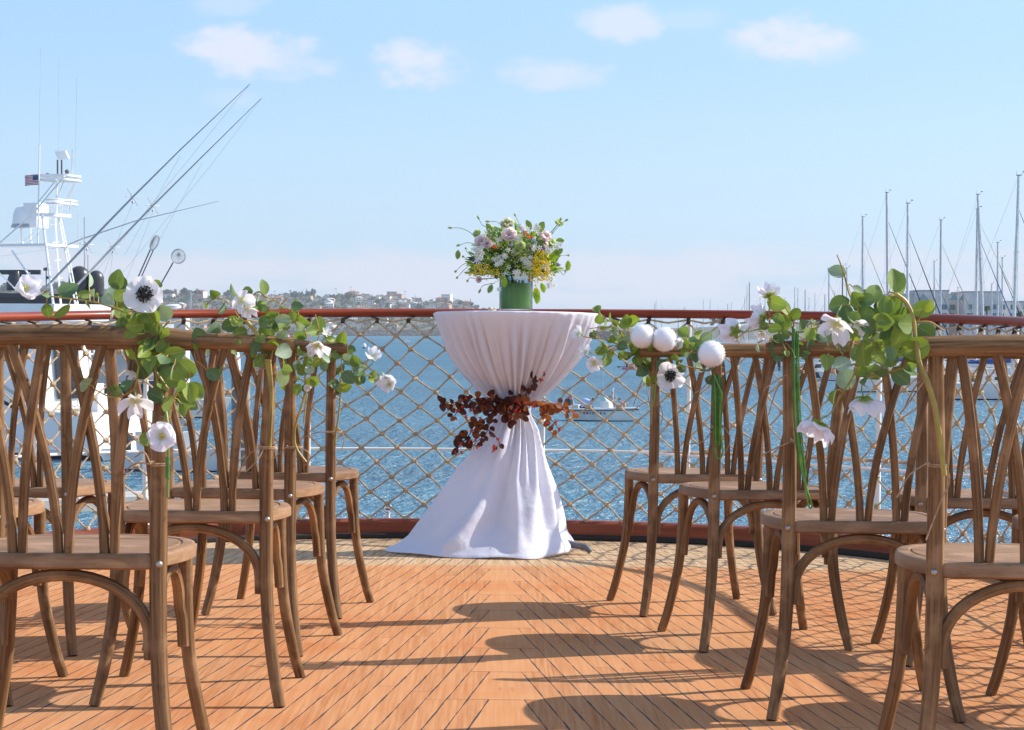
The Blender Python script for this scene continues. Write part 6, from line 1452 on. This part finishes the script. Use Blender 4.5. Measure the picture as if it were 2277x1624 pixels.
# ---- second white boat behind the left chairs
p5 = launch(388, 0, 93, 5.2, R(-22), 'white motorboat with a curved bow behind the second left chair', HW, 'motor_cruiser', None)
mb = MB(); mb.prism([(-1.6, -.75, .85), (.8, -.65, .85), (1.5, 0, .95), (.8, .65, .85), (-1.6, .75, .85)], (-.1, 0, 1), .95); cb = mb.build('cabin', HW, p5, smooth=False)
for k in range(2):
    for sg in (-1, 1): mb = MB(); mb.box((-.95 + .8 * k, sg * .73 - sg * .03 * k, 1.35), (.55, .08, .3)); mb.build('cabin_window', TINT, cb, smooth=False)
# ---- pilings, buoy, dock
PIL = simple('grey_piling', (.19, .20, .21), .95, var=.3, scale=2.5); PIL2 = simple('brown_piling', (.26, .22, .17), .95, var=.35, scale=2.5)
def piling(x, yt, d, wpx, cap, m_, lab):
    p = WZ(x, d, WATER); s_ = d / F; H_ = (737 - yt) * s_ + 6.5; th = thing('dock_piling', lab, 'piling', p, 0, 'pilings beside the yacht'); rr = wpx * s_ / 2
    mb = MB(); mb.lathe([(rr * 1.08, -1), (rr, 1), (rr * .96, H_)], n=14); mb.build('post', m_, th)
    mb = MB(); mb.lathe([(rr * 1.06, H_ - .5), (rr * 1.06, H_), (rr * .15, H_ + (1.0 if cap else .1))], n=14); mb.build('cap', HW if cap else m_, th)
piling(491, 850, 88, 19, False, PIL, 'weathered blue grey piling standing beside the yacht stern')
piling(524, 800, 90, 20, True, PIL, 'grey piling with a white pointed cap behind the second left chair')
piling(543, 830, 92, 26, False, PIL2, 'brown wooden piling right of the white capped one')
d = WD(1042); bu = thing('orange_buoy', 'bright orange round buoy beside the pilings', 'buoy', WZ(533, d, WATER)); mb = MB(); mb.ball((0, 0, .16), .22, 14, 10); mb.build('float', simple('orange_plastic', (.75, .10, .03), .4), bu); mb = MB(); mb.lathe([(.05, .36), (.05, .44), (.03, .46)], n=8); mb.build('eye', BOOT, bu)
mb = MB(); a_, b_ = W(-200, 1100, 70), W(360, 1095, 76); zt = WATER + .45
mb.prism([V((a_.x, 68, WATER - .2)), V((b_.x, 73, WATER - .2)), V((b_.x, 76, WATER - .2)), V((a_.x, 71, WATER - .2))], (0, 0, 1), .65)
dkk = mb.build('finger_dock', simple('dock_planks', (.44, .42, .38), .9, scale=.8), smooth=False, origin=V((b_.x, 74, WATER)))
tag(dkk, 'pale floating finger dock below the yacht hull at the left', 'dock')
dg = thing('covered_dinghy', 'small pale covered dinghy floating left of the last left chair', 'dinghy', WZ(716, 82, WATER), R(100)); mb = MB(); hull(mb, 2.6, 1.3, .45); mb.build('hull', [HW, BOOT, CANV['white']], dg); mb = MB(); mb.prism([(-1.0, -.5, .46), (.9, -.3, .5), (.9, .3, .5), (-1.0, .5, .46)], (0, 0, 1), .4); mb.build('cover', CANV['white'], dg)

# ================================================================ SEA AIR
m = bpy.data.materials.new('sea_haze'); m.use_nodes = True; t = NT(m.node_tree)
t.n.remove(t.n['Principled BSDF']); vp = t.new('ShaderNodeVolumePrincipled')
vp.inputs['Color'].default_value = (.86, .92, 1.0, 1); vp.inputs['Density'].default_value = .00009; vp.inputs['Anisotropy'].default_value = .2
t.l.new(vp.outputs[0], t.n['Material Output'].inputs['Volume'])
mb = MB(); mb.box((0, 1700, 100), (7000, 3900, 218)); hz = mb.build('haze', m, smooth=False)
struct(tag(hz, 'thin pale sea haze over the bay', 'haze'), 'stuff')

# ---------------------------------------------------------------- the ship's trim
for o in SHIPOBJ:
    o.matrix_basis = SHIP @ o.matrix_basis
